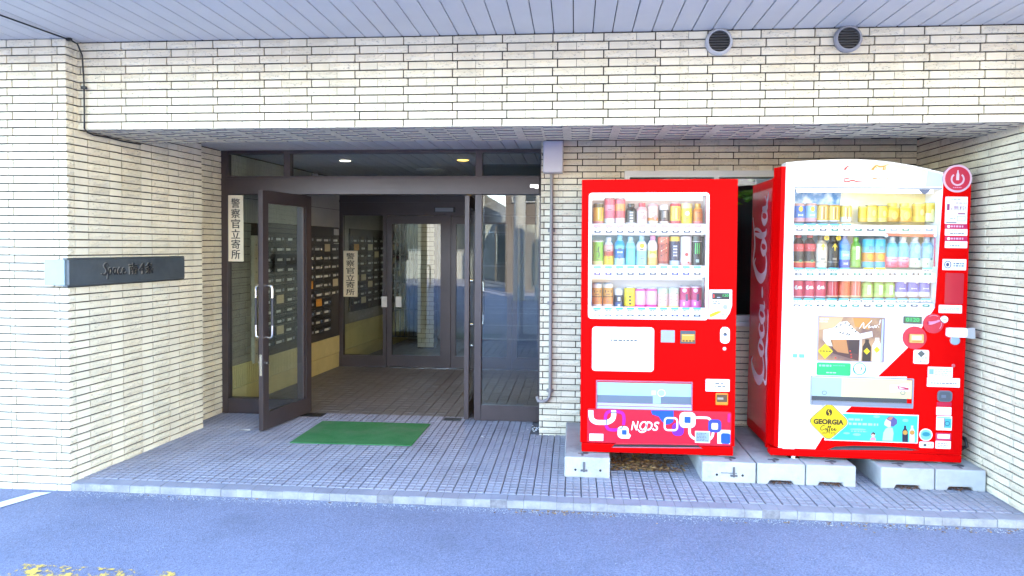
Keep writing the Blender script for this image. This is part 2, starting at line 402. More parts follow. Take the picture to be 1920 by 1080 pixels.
# ------------------------------------------------------------------ tiled entrance floor and kerb
TP = 0.0975
def tile_mat(name, a, b_, rough=0.55):
    return mat(name, a, rough=rough, var=0.0, c2=b_, vscale=3.2, bump=0.25, bscale=220, stain=0.55, sscale=1.1, stain_c=(0.10, 0.092, 0.088), det=6)
M_TILE = tile_mat('grey_floor_tile', (0.225, 0.225, 0.265), (0.30, 0.30, 0.34))
M_NOSE = mat('pale_nosing_tile', (.20, .205, .215), rough=.6, c2=(.32, .33, .335), vscale=9, bump=.5, bscale=90, stain=.75, sscale=7, stain_c=(.10, .10, .10), det=6)
M_NTOP = tile_mat('nosing_tile_top', (0.235, 0.24, 0.27), (0.31, 0.315, 0.345))
def tile_mesh(name, w_, d_, h, pads):
    m_ = MB()
    if pads:
        m_.box(-w_ / 2, w_ / 2, -d_ / 2, d_ / 2, -h, -0.0022, M_TILE)
        g = 0.0045; pw = (w_ - g) / 2; pd = (d_ - g) / 2
        for i in (0, 1):
            for j in (0, 1):
                x0 = -w_ / 2 + i * (pw + g); y0 = -d_ / 2 + j * (pd + g); e = 0.003
                x1, y1 = x0 + pw, y0 + pd
                m_.add([(x0, y0, -.0022), (x1, y0, -.0022), (x1, y1, -.0022), (x0, y1, -.0022), (x0 + e, y0 + e, 0.0015), (x1 - e, y0 + e, 0.0015), (x1 - e, y1 - e, 0.0015), (x0 + e, y1 - e, 0.0015)],
                       [(4, 5, 6, 7), (0, 1, 5, 4), (1, 2, 6, 5), (2, 3, 7, 6), (3, 0, 4, 7)], M_TILE)
    else:
        m_.box(-w_ / 2, w_ / 2, -d_ / 2, d_ / 2, -h, 0, M_TILE)
    return m_
PADS = tile_mesh('tile', TP - .007, TP - .007, .010, True); PADSM = PADS.mesh('tile')
M_LTILE = mat('shaded_lobby_tile', (.125, .11, .10), rough=.5, c2=(.165, .148, .135), vscale=3, bump=.2, bscale=220, stain=.4, sscale=1.4)  # same floor tile indoors, with the lobby shade put into a darker brown
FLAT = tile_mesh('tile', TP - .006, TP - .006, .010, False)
def wall_left_x(y):
    if y < 5.50: return -3.11 + (y - 4.05) * 0.0876
    if y < 7.0: return -3.125 + (y - 5.50) * 0.07
    return -2.969 + (y - 7.508) * 0.1
mb = MB()
mb.box(-3.35, 2.75, 4.058, 12.6, -0.30, -0.008, mat('floor_grout', (0.135, 0.135, 0.145), rough=0.95, var=0.25, vscale=6))
floor = mb.build('floor', kind='structure', own_origin=False)
cand = []
for j in range(90):
    y = 4.15 + 0.102 + TP * j - TP / 2
    for i in range(60):
        x = -3.16 + TP * (i + .5)
        if x < wall_left_x(y) - 0.045 or x > 2.59: continue
        if x > -0.29 and y > 5.49: continue
        if y > 6.0 and x > -0.3: continue
        p = proj((x, y, 0)); 
        vis = p and -10 < p[0] < 1930 and 0 < p[1] < 1085 and not (x > 0.80 and 4.5 < y) and not (-0.06 < x < 0.26 and y > 4.5)
        cand.append((-(1e6 / p[2] ** 3) if vis else 0, x, y, j))
cand.sort()
rest = MB(); rv = random.Random(5)
for k, (s_, x, y, j) in enumerate(cand):
    dz = rv.uniform(-0.0012, 0.0012)
    if k < 295 and s_ < 0:
        o = bpy.data.objects.new('tile', PADSM); col.objects.link(o); o.parent = floor; o.location = (x, y, dz)
    else:
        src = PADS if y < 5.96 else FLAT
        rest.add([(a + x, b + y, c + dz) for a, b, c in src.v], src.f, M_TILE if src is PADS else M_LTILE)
rest.build('floor_tiles', floor, kind='stuff')
# kerb: nosing tiles with a short riser
kerb = MB(); kerb.box(-3.10, 2.60, 4.0525, 4.147, -0.25, -0.0015, mat('kerb_mortar', (.17, .17, .18), rough=.9, var=.25, vscale=40)); kerb = kerb.build('kerb', kind='structure', own_origin=False)
km = MB(); km.prism([(0, -.045), (0, -.004), (.006, 0), (.0955, 0), (.0955, -.012), (.012, -.012), (.012, -.045)], -.0472, .0472, M_NOSE, (Vector((0, 0, 0)), Vector((0, 1, 0)), Vector((0, 0, 1)), Vector((1, 0, 0))))
km.box(-.0472, .0472, .007, .0952, .0003, .0006, M_TILE); kme = km.mesh('kerb_tile')
for i in range(58):
    x = -3.06 + TP * i + rv.uniform(-.0015, .0015)
    if x > 2.54: break
    o = bpy.data.objects.new('kerb_tile', kme); col.objects.link(o); o.parent = kerb; o.location = (x, 4.05 + rv.uniform(-.002, .003), rv.uniform(-.002, .001))
# grit and chips along the foot of the kerb
gr = MB(); M_GRIT = mat('kerb_grit', (0.33, 0.34, 0.35), rough=0.9, var=0.5, vscale=90)
for k in range(3200):
    x = rv.uniform(-3.1, 2.55); y = 4.045 - abs(rv.gauss(0, .035)) - rv.uniform(0, .012); r = rv.uniform(.0015, .006) * (1.3 if rv.random() < .06 else .8)
    a = rv.uniform(0, 6.28); z = ZA + .002
    pts = [(x + r * cos(a + q) * rv.uniform(.7, 1.2), y + r * sin(a + q) * rv.uniform(.7, 1.2), z) for q in (0, 2.1, 4.2)] + [(x, y, z + r * .7)]
    gr.add(pts, [(0, 1, 3), (1, 2, 3), (2, 0, 3)], M_GRIT)
for k in range(900):
    x = rv.uniform(-3.3, 3.0); y = rv.uniform(2.9, 4.0); r = rv.uniform(.001, .003); a = rv.uniform(0, 6.28); z = ZA + .003
    pts = [(x + r * cos(a + q), y + r * sin(a + q), z) for q in (0, 2.1, 4.2)] + [(x, y, z + r * .7)]
    gr.add(pts, [(0, 1, 3), (1, 2, 3), (2, 0, 3)], M_GRIT)
gr.build('gravel', label='pale grit and chips scattered along the foot of the kerb', cat='grit', kind='stuff', own_origin=False)

# ------------------------------------------------------------------ brick walls
CP, PER = 0.0492, 0.2975            # course height, length of one rough + one smooth brick
LS = 0.1105; LR = PER - LS
def rough_template(seed):
    r = random.Random(seed); L = LR; h = CP - .0078; nx, nz = 6, 2; m_ = MB(); V = []
    for j in range(nz + 1):
        for i in range(nx + 1):
            edge = i in (0, nx) or j in (0, nz)
            yy = -.011 if edge else -.0125 - r.uniform(0, .0042)
            if j == 0: yy = -.009 - r.uniform(0, .003)
            V.append((L * i / nx - L / 2, yy, h * j / nz - h / 2 + (r.uniform(-.004, .004) if 0 < j < nz else 0)))
    fs = [(j * (nx + 1) + i, j * (nx + 1) + i + 1, (j + 1) * (nx + 1) + i + 1, (j + 1) * (nx + 1) + i) for j in range(nz) for i in range(nx)]
    n0 = len(V); x0, x1, z0, z1 = -L / 2, L / 2, -h / 2, h / 2
    V += [(x0, 0, z0), (x1, 0, z0), (x1, 0, z1), (x0, 0, z1)]
    bl, br = 0, nx; tl, tr_ = nz * (nx + 1), nz * (nx + 1) + nx
    fs += [(n0, n0 + 1, *range(br, bl - 1, -1)), (n0 + 2, n0 + 3, *range(tl, tr_ + 1)), (n0 + 3, n0, bl, bl + nx + 1, tl), (n0 + 1, n0 + 2, tr_, tr_ - nx - 1, br)]
    m_.add(V, fs, M_ROUGH); return m_
def smooth_template():
    L = LS - .001; h = CP - .0078; e = .0016; y = -.0115; m_ = MB()
    V = [(-L / 2, 0, -h / 2), (L / 2, 0, -h / 2), (L / 2, 0, h / 2), (-L / 2, 0, h / 2),
         (-L / 2, y + e, -h / 2), (L / 2, y + e, -h / 2), (L / 2, y + e, h / 2), (-L / 2, y + e, h / 2),
         (-L / 2 + e, y, -h / 2 + e), (L / 2 - e, y, -h / 2 + e), (L / 2 - e, y, h / 2 - e), (-L / 2 + e, y, h / 2 - e)]
    m_.add(V, [(8, 9, 10, 11), (4, 5, 9, 8), (5, 6, 10, 9), (6, 7, 11, 10), (7, 4, 8, 11), (0, 1, 5, 4), (1, 2, 6, 5), (2, 3, 7, 6), (3, 0, 4, 7)], M_SMOOTH); return m_
ROUGH = [rough_template(k) for k in range(6)]; SMOOTH = smooth_template()
ROUGHM = [t.mesh('brick') for t in ROUGH]; SMOOTHM = SMOOTH.mesh('brick')
OCC = [(1100, 345, 1372, 850), (1425, 330, 1800, 852)]
def courses(u0, u1, ztop, nrows, phA, phB, first='A', holes=(), mirror=False, zmin=None):
    """pieces (kind, ua, ub, zc): row A = rough then smooth from phA, row B = smooth then rough from phB"""
    out = []
    for r in range(nrows):
        zc = ztop - CP * (r + .5)
        A = (r % 2 == 0) == (first == 'A'); ph = phA if A else phB
        k0 = int(math.floor((u0 - ph) / PER)) - 1; u = ph + k0 * PER
        while u < u1:
            segs = [('R', u + .0036, u + LR - .0012), ('S', u + LR + .0012, u + PER - .0036)] if A else [('S', u + .0036, u + LS - .0012), ('R', u + LS + .0012, u + PER - .0036)]
            for kd, a, b in segs:
                a2, b2 = max(a, u0), min(b, u1)
                for hu0, hu1, hz0, hz1 in holes:
                    if hz0 < zc < hz1:
                        if a2 >= hu0 and b2 <= hu1: b2 = a2
                        elif a2 < hu0 < b2: b2 = hu0
                        elif a2 < hu1 < b2: a2 = hu1
                if b2 - a2 > .014: out.append((kd, a2, b2, zc))
            u += PER
    return out
def lay(sets, parent, limit=295, name='bricks'):
    """sets: list of (pieces, O, u, n, v). the largest visible pieces become single bricks, the rest one joined part"""
    allp = []
    for pieces, O, u, n, v in sets:
        for kd, a, b, zc in pieces:
            c = O + u * ((a + b) / 2) + v * zc; p = proj(c); s_ = 0
            if p and -15 < p[0] < 1935 and -5 < p[1] < 1085 and n.dot(CAM - c) > 0 and not any(x0 < p[0] < x1 and y0 < p[1] < y1 for x0, y0, x1, y1 in OCC):
                q0 = proj(c - u * (b - a) / 2); q1 = proj(c + u * (b - a) / 2); q2 = proj(c + v * CP / 2); q3 = proj(c - v * CP / 2)
                s_ = abs((q1[0] - q0[0]) * (q3[1] - q2[1]) - (q1[1] - q0[1]) * (q3[0] - q2[0]))
            allp.append((s_, kd, a, b, c, u, n, v))
    order = sorted(range(len(allp)), key=lambda i: -allp[i][0]); single = set(order[:limit])
    off = Vector(BASE.get(parent.name, (0, 0, 0))); rest = MB(); rr = random.Random(11)
    for i, (s_, kd, a, b, c, u, n, v) in enumerate(allp):
        L = b - a; y = -n; k = rr.randrange(6); flip = -1 if rr.random() < .5 else 1
        sx = L / (LR if kd == 'R' else LS - .001)
        depth = rr.uniform(-.0012, .0012)
        if i in single and s_ > 20:
            o = bpy.data.objects.new('brick', ROUGHM[k] if kd == 'R' else SMOOTHM); col.objects.link(o); o.parent = parent
            R3 = Matrix((u, y, v)).transposed().to_4x4()
            o.matrix_local = Matrix.Translation(c + n * depth - off) @ R3 @ Matrix.Diagonal((sx, 1, 1, 1))
        else:
            t_ = ROUGH[k] if kd == 'R' else SMOOTH
            rest.add([c + u * (p[0] * sx) + y * p[1] + v * p[2] + n * depth for p in t_.v], t_.f, t_.mats[0])
    if rest.v: rest.build(name, parent, kind='stuff')
UX, UY, UZ = Vector((1, 0, 0)), Vector((0, 1, 0)), Vector((0, 0, 1))
ZC = 2.745                                  # canopy ceiling
SK = 0.0876
ud = Vector((SK, 1, 0)).normalized(); un = Vector((1, -SK, 0)).normalized()   # the skewed left return

# left pillar: front face + return facing the entrance
mb = MB()
mb.prism([(-4.9, 4.062), (-3.122, 4.062), (-3.002, 5.415), (-3.14, 5.415), (-4.9, 5.415)], ZA - .2, ZC + .02, M_MORTAR, (Vector((0, 0, 0)), UX, UY, UZ))
pillar = mb.build('brick_pillar', label='cream brick pillar left of the entrance carrying the dark nameplate', cat='pillar')
n57 = 57
front = courses(-4.88, -3.113, ZC, n57, -3.20, -3.464)
Lret = sqrt((5.42 - 4.05) ** 2 * (1 + SK * SK))
ret = courses(0.0, Lret, ZC, n57, .06 - LR, .06)
lay([(front, Vector((0, 4.062, 0)), UX, -UY, UZ), (ret, Vector((-3.122, 4.052, 0)), ud, un, UZ)], pillar)

# short stretch of wall between the pillar and the door frame
mb = MB(); mb.prism([(-4.9, 5.418), (-3.142, 5.418), (-3.10, 5.90), (-4.9, 5.90)], ZA - .2, 2.32, M_MORTAR, (Vector((0, 0, 0)), UX, UY, UZ))
jog = mb.build('brick_side_wall', label='narrow strip of cream brick wall between the left pillar and dark door frame', cat='wall')
u2 = Vector((.042, .482, 0)).normalized(); n2 = Vector((u2.y, -u2.x, 0))
lay([(courses(0, .484, 2.312, 48, .05, .08), Vector((-3.142, 5.418, 0)), u2, n2, UZ)], jog)

# beam over the entrance: brick face and brick underside
mb = MB(); mb.box(-3.40, 2.56, 4.152, 4.705, 2.216, ZC + .02, M_MORTAR)
beam = mb.build('brick_beam', label='long cream brick beam over the entrance with two round vents', cat='beam')
bface = courses(-3.108, 2.55, ZC - .003, 11, -0.1355, -0.107)
lay([(bface, Vector((0, 4.152, 0)), UX, -UY, UZ)], beam)
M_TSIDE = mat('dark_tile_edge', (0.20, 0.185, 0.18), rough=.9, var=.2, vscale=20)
ub = MB()
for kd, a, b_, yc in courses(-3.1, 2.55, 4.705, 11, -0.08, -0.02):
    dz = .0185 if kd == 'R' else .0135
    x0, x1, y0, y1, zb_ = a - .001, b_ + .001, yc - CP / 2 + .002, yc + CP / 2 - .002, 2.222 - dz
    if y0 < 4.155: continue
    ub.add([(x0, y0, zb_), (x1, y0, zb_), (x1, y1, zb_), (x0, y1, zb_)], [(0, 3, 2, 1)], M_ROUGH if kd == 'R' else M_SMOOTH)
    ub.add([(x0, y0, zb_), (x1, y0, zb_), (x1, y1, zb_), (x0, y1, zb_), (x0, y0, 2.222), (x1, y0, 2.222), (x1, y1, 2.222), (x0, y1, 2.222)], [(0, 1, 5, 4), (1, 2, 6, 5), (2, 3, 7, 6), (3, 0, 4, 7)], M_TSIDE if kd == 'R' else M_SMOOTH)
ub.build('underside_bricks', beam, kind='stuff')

# back wall with the window behind the machines
W0, W1, WZ0, WZ1 = 0.385, 1.92, 0.93, 2.085
mb = MB()
for x0, x1, z0, z1 in ((-0.255, W0, -.02, 2.33), (W1, 2.60, -.02, 2.33), (W0, W1, -.02, WZ0), (W0, W1, WZ1, 2.33)):
    mb.box(x0, x1, 5.512, 5.80, z0, z1, M_MORTAR)
bwall = mb.build('brick_back_wall', label='cream brick wall behind the two vending machines with a window in it', cat='wall')
lay([(courses(-.262, 2.55, 2.325, 48, 0.02, 0.06, holes=[(W0, W1, WZ0, WZ1)]), Vector((0, 5.512, 0)), UX, -UY, UZ)], bwall)
# right wall
mb = MB(); mb.prism([(2.562, 4.062), (4.6, 4.062), (4.6, 5.80), (2.562, 5.80)], ZA - .2, ZC + .02, M_MORTAR, (Vector((0, 0, 0)), UX, UY, UZ))
rwall = mb.build('brick_right_wall', label='bright cream brick side wall at the right, beside the domed vending machine', cat='wall')
rw = courses(0, 1.455, 2.312, 49, .02, .05)
fr2 = courses(2.553, 4.58, ZC, 57, -0.1355, -0.107)
lay([(rw, Vector((2.562, 5.507, 0)), -UY, -UX, UZ), (fr2, Vector((0, 4.062, 0)), UX, -UY, UZ)], rwall)

# ------------------------------------------------------------------ ceilings of long planks
M_PLANK = mat('pale_grey_ceiling_plank', (0.575, 0.565, 0.55), rough=0.45, var=0.05, vscale=1.5)
M_GAP = mat('ceiling_gap', (0.05, 0.05, 0.055), rough=0.9)
def planks(parent_name, z, y0, y1, x0, x1, pitch, gap, phase, single=True):
    mb = MB(); mb.box(x0, x1, y0, y1, z + .014, z + .06, M_GAP); par = mb.build(parent_name, kind='structure', own_origin=False)
    h = (pitch - gap) / 2; pm = MB()
    pm.prism([(-h, .014), (-h, .002), (-h + .003, 0), (h - .003, 0), (h, .002), (h, .014)], -(y1 - y0) / 2, (y1 - y0) / 2, M_PLANK, (Vector((0, 0, 0)), UX, UZ, UY))
    me = pm.mesh('plank'); k = math.ceil((x0 - phase) / pitch); rr = random.Random(2)
    while phase + k * pitch < x1 - h:
        o = bpy.data.objects.new('plank', me); col.objects.link(o); o.parent = par
        o.location = (phase + k * pitch, (y0 + y1) / 2, z + rr.uniform(-.0006, .0006)); k += 1
    return par
planks('ceiling', ZC, 2.72, 4.145, -4.4, 3.9, 0.1135, 0.0055, -0.016 + .0567)
planks('entry_ceiling', 2.318, 4.71, 8.36, -3.15, -0.2, 0.1135, 0.006, -0.016 + .0567)
mb = MB(); mb.box(-0.2, 2.6, 4.71, 5.8, 2.33, 2.40, M_PLANK); mb.build('alcove_ceiling', kind='structure', own_origin=False)

# the storeys above: they shade the forecourt
mb = MB(); M_UP = mat('upper_wall_tile', (0.5, 0.47, 0.41), rough=0.6, var=0.08, vscale=2)
mb.box(-9, 9, 2.76, 14, 2.83, 12.5, M_UP); mb.box(-9, 9, 2.68, 2.715, 2.70, 3.2, M_UP)
mb.box(-9, -4.91, 5.5, 14, -.2, 2.83, M_UP); mb.box(4.61, 9, 5.5, 14, -.2, 2.83, M_UP)
mb.build('apartment_building', label='upper storeys of the apartment building resting on the canopy and pillars', cat='building', own_origin=False)

# ------------------------------------------------------------------ glazed entrance
DY = 5.94
ent = thing('glass_entrance', 'dark framed glass entrance with transom windows and one door swung outwards', 'entrance', (-1.68, DY, 0))
mb = MB()
mb.box(-3.095, -3.035, 5.90, 5.98, 0, 2.315, M_FRAME); mb.build('jamb', ent, bevel=.003); mb = MB()
mb.box(-0.292, -0.262, 5.90, 5.98, 0, 2.315, M_FRAME)
mb.build('jamb', ent, bevel=.003)
mb = MB(); mb.box(-3.035, -0.292, 5.905, 5.975, 2.287, 2.315, M_FRAME); mb.build('head_rail', ent)
mb = MB()
mb.box(-3.035, -0.292, 5.885, 5.995, 1.932, 2.088, M_FRAME); mb.box(-3.035, -0.292, 5.878, 6.0, 2.072, 2.0885, M_FRAME)
mb.build('header', ent, bevel=.003)
for xc in (-2.495, -0.810):
    mb = MB(); mb.box(xc - .028, xc + .028, 5.902, 5.978, 2.0885, 2.287, M_FRAME); mb.build('mullion', ent)
mb = MB(); mb.box(-0.842, -0.782, 5.90, 5.98, 0, 1.932, M_FRAME); mb.build('post', ent, bevel=.003)
mb = MB(); mb.box(-2.405, -2.345, 5.90, 5.98, 0, 1.932, M_FRAME); mb.build('post', ent, bevel=.003)
for x0, x1 in ((-3.035, -2.405), (-0.782, -0.292)):
    mb = MB(); mb.box(x0, x1, 5.905, 5.975, 0.0, .125, M_FRAME); mb.box(x0, x1, 5.9, 5.98, .125, .135, M_FRAME); mb.build('bottom_rail', ent, bevel=.002)
    mb = MB(); mb.box(x0, x1, 5.937, 5.943, .135, 1.932, M_GLASS); mb.build('pane', ent)
for x0, x1 in ((-3.035, -2.523), (-2.467, -0.838), (-0.782, -0.292)):
    mb = MB(); mb.box(x0, x1, 5.937, 5.943, 2.0885, 2.287, M_GLASS); mb.build('pane', ent)

def door_leaf(parent, hx, hy, ex, ey, hinge_in, name='door', label=None):
    """glazed leaf from the pivot end (hx,hy) to the free end (ex,ey)"""
    u = Vector((ex - hx, ey - hy, 0)); L = u.length; u.normalize(); n = Vector((u.y, -u.x, 0)); O = Vector((hx, hy, 0))
    fr = (O, u, UZ, n); t = .02; Z0, Z1 = .012, 1.922
    mb = MB()
    mb.prism(rect(0, .075, Z0, Z1), -t, t, M_FRAME, fr); mb.prism(rect(L - .075, L, Z0, Z1), -t, t, M_FRAME, fr)
    mb.prism(rect(.075, L - .075, Z0, Z0 + .135), -t, t, M_FRAME, fr); mb.prism(rect(.075, L - .075, Z1 - .10, Z1), -t, t, M_FRAME, fr)
    d = mb.build(name, parent, label=label, bevel=.002)
    g = MB(); g.prism(rect(.075, L - .075, Z0 + .135, Z1 - .10), -.003, .003, M_GLASS, fr); g.build('pane', d)
    M_GRIP = mat('dark_handle_grip', (0.03, .03, .035), rough=.4)
    for s_ in (-1, 1):
        h = MB(); a = L - .045; off = s_ * .075
        W = lambda uu, zz, nn: O + u * uu + UZ * zz + n * nn
        top = [W(a, 1.165, s_ * t), W(a, 1.168, off * .75), W(a, 1.16, off * .95), W(a, 1.14, off), W(a, 1.07, off)]
        bot = [W(a, .755, s_ * t), W(a, .752, off * .75), W(a, .76, off * .95), W(a, .78, off), W(a, .85, off)]
        h.tube(top, .0115, M_CHROME); h.tube(bot, .0115, M_CHROME); h.tube([W(a, 1.07, off), W(a, .85, off)], .0118, M_GRIP)
        h.build('handle', d)
    k = MB(); k.prism(rect(L - .001, L + .0015, .45, .62), -.011, .011, M_CHROME, fr)
    for s_ in (-1, 1): k.tube([O + u * (L - .035) + UZ * .55 + n * (s_ * t), O + u * (L - .035) + UZ * .55 + n * (s_ * (t + .022))], .013, M_CHROME)
    k.build('lock', d)
    return d
door_leaf(ent, -2.335, 6.01, -2.468, 5.325, 0, label='left door leaf swung outwards over the tiles')
door_leaf(ent, -0.905, 5.875, -0.925, 6.585, 0, label='right door leaf swung inwards, seen edge on')
mb = MB(); mb.box(-2.36, -2.17, 5.86, 5.98, .0005, .006, M_BLACK); mb.box(-2.42, -2.34, 5.90, 5.98, .0005, .012, M_BLACK); mb.build('floor_hinge', ent)
mb = MB(); mb.box(-1.10, -.95, 5.86, 5.95, .0005, .005, M_BLACK); mb.build('floor_hinge', ent)
mb = MB(); mb.box(-.37, -.30, 5.84, 5.88, 1.985, 2.012, M_CHROME); mb.box(-.33, -.30, 5.83, 5.885, 1.975, 1.985, M_CHROME)
mb.build('door_catch', ent)
mb = MB(); mb.box(-2.26, -2.20, 5.87, 5.885, 2.09, 2.11, M_BLACK); mb.build('small_fitting', ent)

# police notice boards 警察官立寄所
def notice(x0, x1, z0, z1, y, label):
    M_BOARD = mat('cream_notice_board', (0.74, 0.67, 0.50), rough=.6, var=.05, vscale=5); M_INK = mat('black_ink', (0.015, .015, .015), rough=.6)
    m_ = MB(); m_.box(x0, x1, y - .012, y, z0, z1, M_BOARD)
    t_ = m_.build('notice_board', label=label, cat='sign')
    L_ = MB(); hgt = (z1 - z0) * .93 / 6; top = z1 - (z1 - z0) * .05; cw = (x1 - x0) * .58; xc = (x0 + x1) / 2
    for i, ch in enumerate('警察官立寄所'):
        for q_, (dx_, dz_) in enumerate(((0, 0), (.0016, 0), (-.0016, 0), (0, .0010))):
            put_text(L_, ch, xc - cw / 2 + dx_, xc + cw / 2 + dx_, top - hgt * (i + 1) + hgt * .10 + dz_, top - hgt * i + dz_, q_ * .0002, M_INK, (Vector((0, y - .0128, 0)), UX, UZ, -UY))
    L_.build('lettering', t_)
notice(-3.028, -2.893, 1.345, 1.925, 5.915, 'large cream notice with black vertical characters on glass left of open door')
IY = 8.42
notice(-2.826, -2.650, .862, 1.428, IY - .025, 'smaller cream notice with black vertical characters on the inner glass screen')

# ------------------------------------------------------------------ vestibule
M_TB = mat('grey_lobby_brick', (0.20, 0.195, 0.17), rough=.5, var=.15, vscale=6)
M_DADO = mat('yellowish_ribbed_tile', (0.54, 0.46, 0.21), rough=.42, var=.10, vscale=4)
M_RIB = mat('grey_ribbed_tile', (0.40, 0.39, 0.36), rough=.5, var=.08, vscale=4)
M_LOBBY = mat('dark_lobby_panel', (0.055, 0.05, 0.05), rough=.5, var=.12, vscale=4)
def lobby_frame():
    a = Vector((-3.086, 5.985, 0)); b = Vector((-2.878, 8.40, 0)); u = (b - a).normalized(); n = Vector((u.y, -u.x, 0)); return a, u, n, (b - a).length
LA, LU, LN, LL = lobby_frame()
fr = (LA, LU, UZ, LN)
mb = MB(); mb.prism(rect(0, LL, -.02, 2.33), -.18, -.012, M_MORTAR, fr)
lw = mb.build('lobby_wall', label='lobby wall left of the open door with yellow ribbed dado tiles', cat='wall')
def ribbed(u0, u1, z0, z1, m, tile=.0, top_joint=.006):
    """one ribbed tile course as a strip of ribs"""
    p = MB(); u = u0; w_ = .032
    while u < u1 - .01:
        e = min(u + w_, u1) - .011
        p.prism([(u, z0), (e, z0), (e, z1 - top_joint), (u, z1 - top_joint)], -.012, .004, m, fr); u += w_
    return p
tw = .128
for z0, z1, m_, nm in ((.18, .39, M_DADO, 'ribbed_tile'), (1.70, 1.93, M_RIB, 'ribbed_tile'), (1.93, 2.12, M_RIB, 'ribbed_tile'), (2.12, 2.31, M_RIB, 'ribbed_tile')):
    u = .0
    while u < LL - .02:
        p = ribbed(u, min(u + tw, LL), z0, z1, m_); p.build(nm, lw); u += tw
u = 0.0
while u < LL - .02:
    p = MB(); p.prism(rect(u + .001, min(u + .30, LL) - .001, 0.0, .174), -.012, .0, M_DADO, fr); p.build('dado_tile', lw); u += .30
# short grey brick run beside the door frame
p = MB()
for r in range(18):
    z = .39 + r * .0725
    for k in range(-1, 3):
        a_ = k * .20 + (.10 if r % 2 else 0); b_ = a_ + .195; a_ = max(a_, .005); b_ = min(b_, .40)
        if b_ - a_ > .02: p.prism(rect(a_, b_, z, z + .067), -.012, .002, M_TB, fr)
p.build('grey_bricks', lw, kind='stuff')
p = MB(); p.prism(rect(.405, .475, .36, 1.58), -.012, .03, mat('beige_post', (.42, .40, .31), rough=.5, var=.08, vscale=6), fr)
for k in range(9): p.prism(ell(.44, .45 + k * .13, .006, n=8), .03, .033, M_DGREY, fr)
p.build('notice_strip', lw)

# letterboxes
M_BOX = mat('dark_steel_letterbox', (0.035, .034, .036), rough=.35, metal=.3, var=.15, vscale=9); M_CARD = mat('white_name_card', (.62, .62, .6), rough=.5, var=.12, vscale=14)
M_CARDY = mat('orange_sticker', (.62, .30, .05), rough=.5, var=.2, vscale=20); M_CARDC = mat('cream_flyer', (.6, .52, .34), rough=.6, var=.1, vscale=12)
def letterboxes(A, U, N, u0, ncol, cwid, z0, z1, nrow, label, skip=lambda c, r: False, seed=1):
    f = (A, U, UZ, N); r_ = random.Random(seed); ch = (z1 - z0) / nrow
    base = MB(); base.prism(rect(u0 - .03, u0 + ncol * cwid + .03, z0 - .08, z1 + .09), -.011, .012, M_LOBBY, f)
    t_ = base.build('letterbox_bank', label=label, cat='letterboxes')
    for c in range(ncol):
        for r in range(nrow):
            if skip(c, r): continue
            a = u0 + c * cwid; z = z1 - (r + 1) * ch; b = MB()
            b.prism(rect(a + .004, a + cwid - .004, z + .004, z + ch - .004), .012, .030, M_BOX, f)
            b.prism(rect(a + .02, a + cwid - .02, z + ch * .66, z + ch * .80), .030, .036, M_BLACK, f)
            q = r_.random(); cm = M_CARDY if q < .03 else (M_CARDC if q < .12 else M_CARD)
            if q < .12: b.prism(rect(a + .03, a + cwid - .05, z + ch * .1, z + ch * .92), .0365, .038, cm, f)
            else:
                o_ = r_.uniform(.02, .06); b.prism(rect(a + o_, a + o_ + cwid * r_.uniform(.35, .5), z + ch * .22, z + ch * .46), .030, .0315, cm, f)
                b.prism(rect(a + cwid * .72, a + cwid * .86, z + ch * .25, z + ch * .5), .030, .033, M_CHROME if r_.random() < .5 else M_GREY, f)
            b.build('letterbox', t_)
    return t_
letterboxes(LA, LU, LN, .56, 8, .222, .47, 1.62, 11, 'bank of dark letterboxes with white name cards on the lobby wall', lambda c, r: c == 7 and r > 6, 3)
mb = MB(); mb.prism(rect(LL - .20, LL - .06, 1.47, 1.69), .0125, .016, M_CARD, fr); mb.build('paper_notice', label='white paper notice above the letterboxes near the inner screen', cat='paper')

# right wall and far end of the lobby
mb = MB(); mb.box(-.30, -.264, 5.985, 12.5, -.02, 2.33, M_LOBBY); mb.build('lobby_side_wall', label='dark lobby side wall behind the fixed right glass panel', cat='wall')

# inner glass screen
scr = thing('inner_glass_screen', 'inner dark framed glass screen with doors at the back of the lobby', 'glass screen', (-1.6, IY, 0))
mb = MB(); mb.box(-2.895, -.302, IY - .04, IY + .04, 1.862, 2.32, M_FRAME); mb.build('header', scr)
mb = MB(); mb.box(-2.895, -.302, IY - .05, IY - .04, 2.02, 2.05, M_FRAME); mb.build('header_trim', scr)
for x0, x1 in ((-2.895, -2.832), (-2.328, -2.285), (-1.555, -1.49), (-.37, -.302)):
    mb = MB(); mb.box(x0, x1, IY - .04, IY + .04, 0, 1.862, M_FRAME); mb.build('post', scr)
mb = MB(); mb.box(-2.832, -2.328, IY - .035, IY + .035, 0, .14, M_FRAME); mb.build('bottom_rail', scr)
mb = MB(); mb.box(-2.832, -2.328, IY - .003, IY + .003, .14, 1.862, M_GLASS); mb.build('pane', scr)
for x0, x1 in ((-2.283, -1.557), (-1.488, -.74), (-.738, -.372)):
    d = MB(); st = .06
    d.box(x0, x0 + st, IY - .025, IY + .025, .01, 1.858, M_FRAME); d.box(x1 - st, x1, IY - .025, IY + .025, .01, 1.858, M_FRAME)
    d.box(x0 + st, x1 - st, IY - .025, IY + .025, .01, .15, M_FRAME); d.box(x0 + st, x1 - st, IY - .025, IY + .025, 1.76, 1.858, M_FRAME)
    dd = d.build('door', scr); g = MB(); g.box(x0 + st, x1 - st, IY - .003, IY + .003, .15, 1.76, M_GLASS); g.build('pane', dd)
mb = MB(); mb.box(-1.69, -1.44, IY - .075, IY - .042, 1.90, 1.965, M_BLACK); mb.box(-1.675, -1.455, IY - .078, IY - .075, 1.91, 1.955, M_GREY); mb.build('door_sensor', scr)
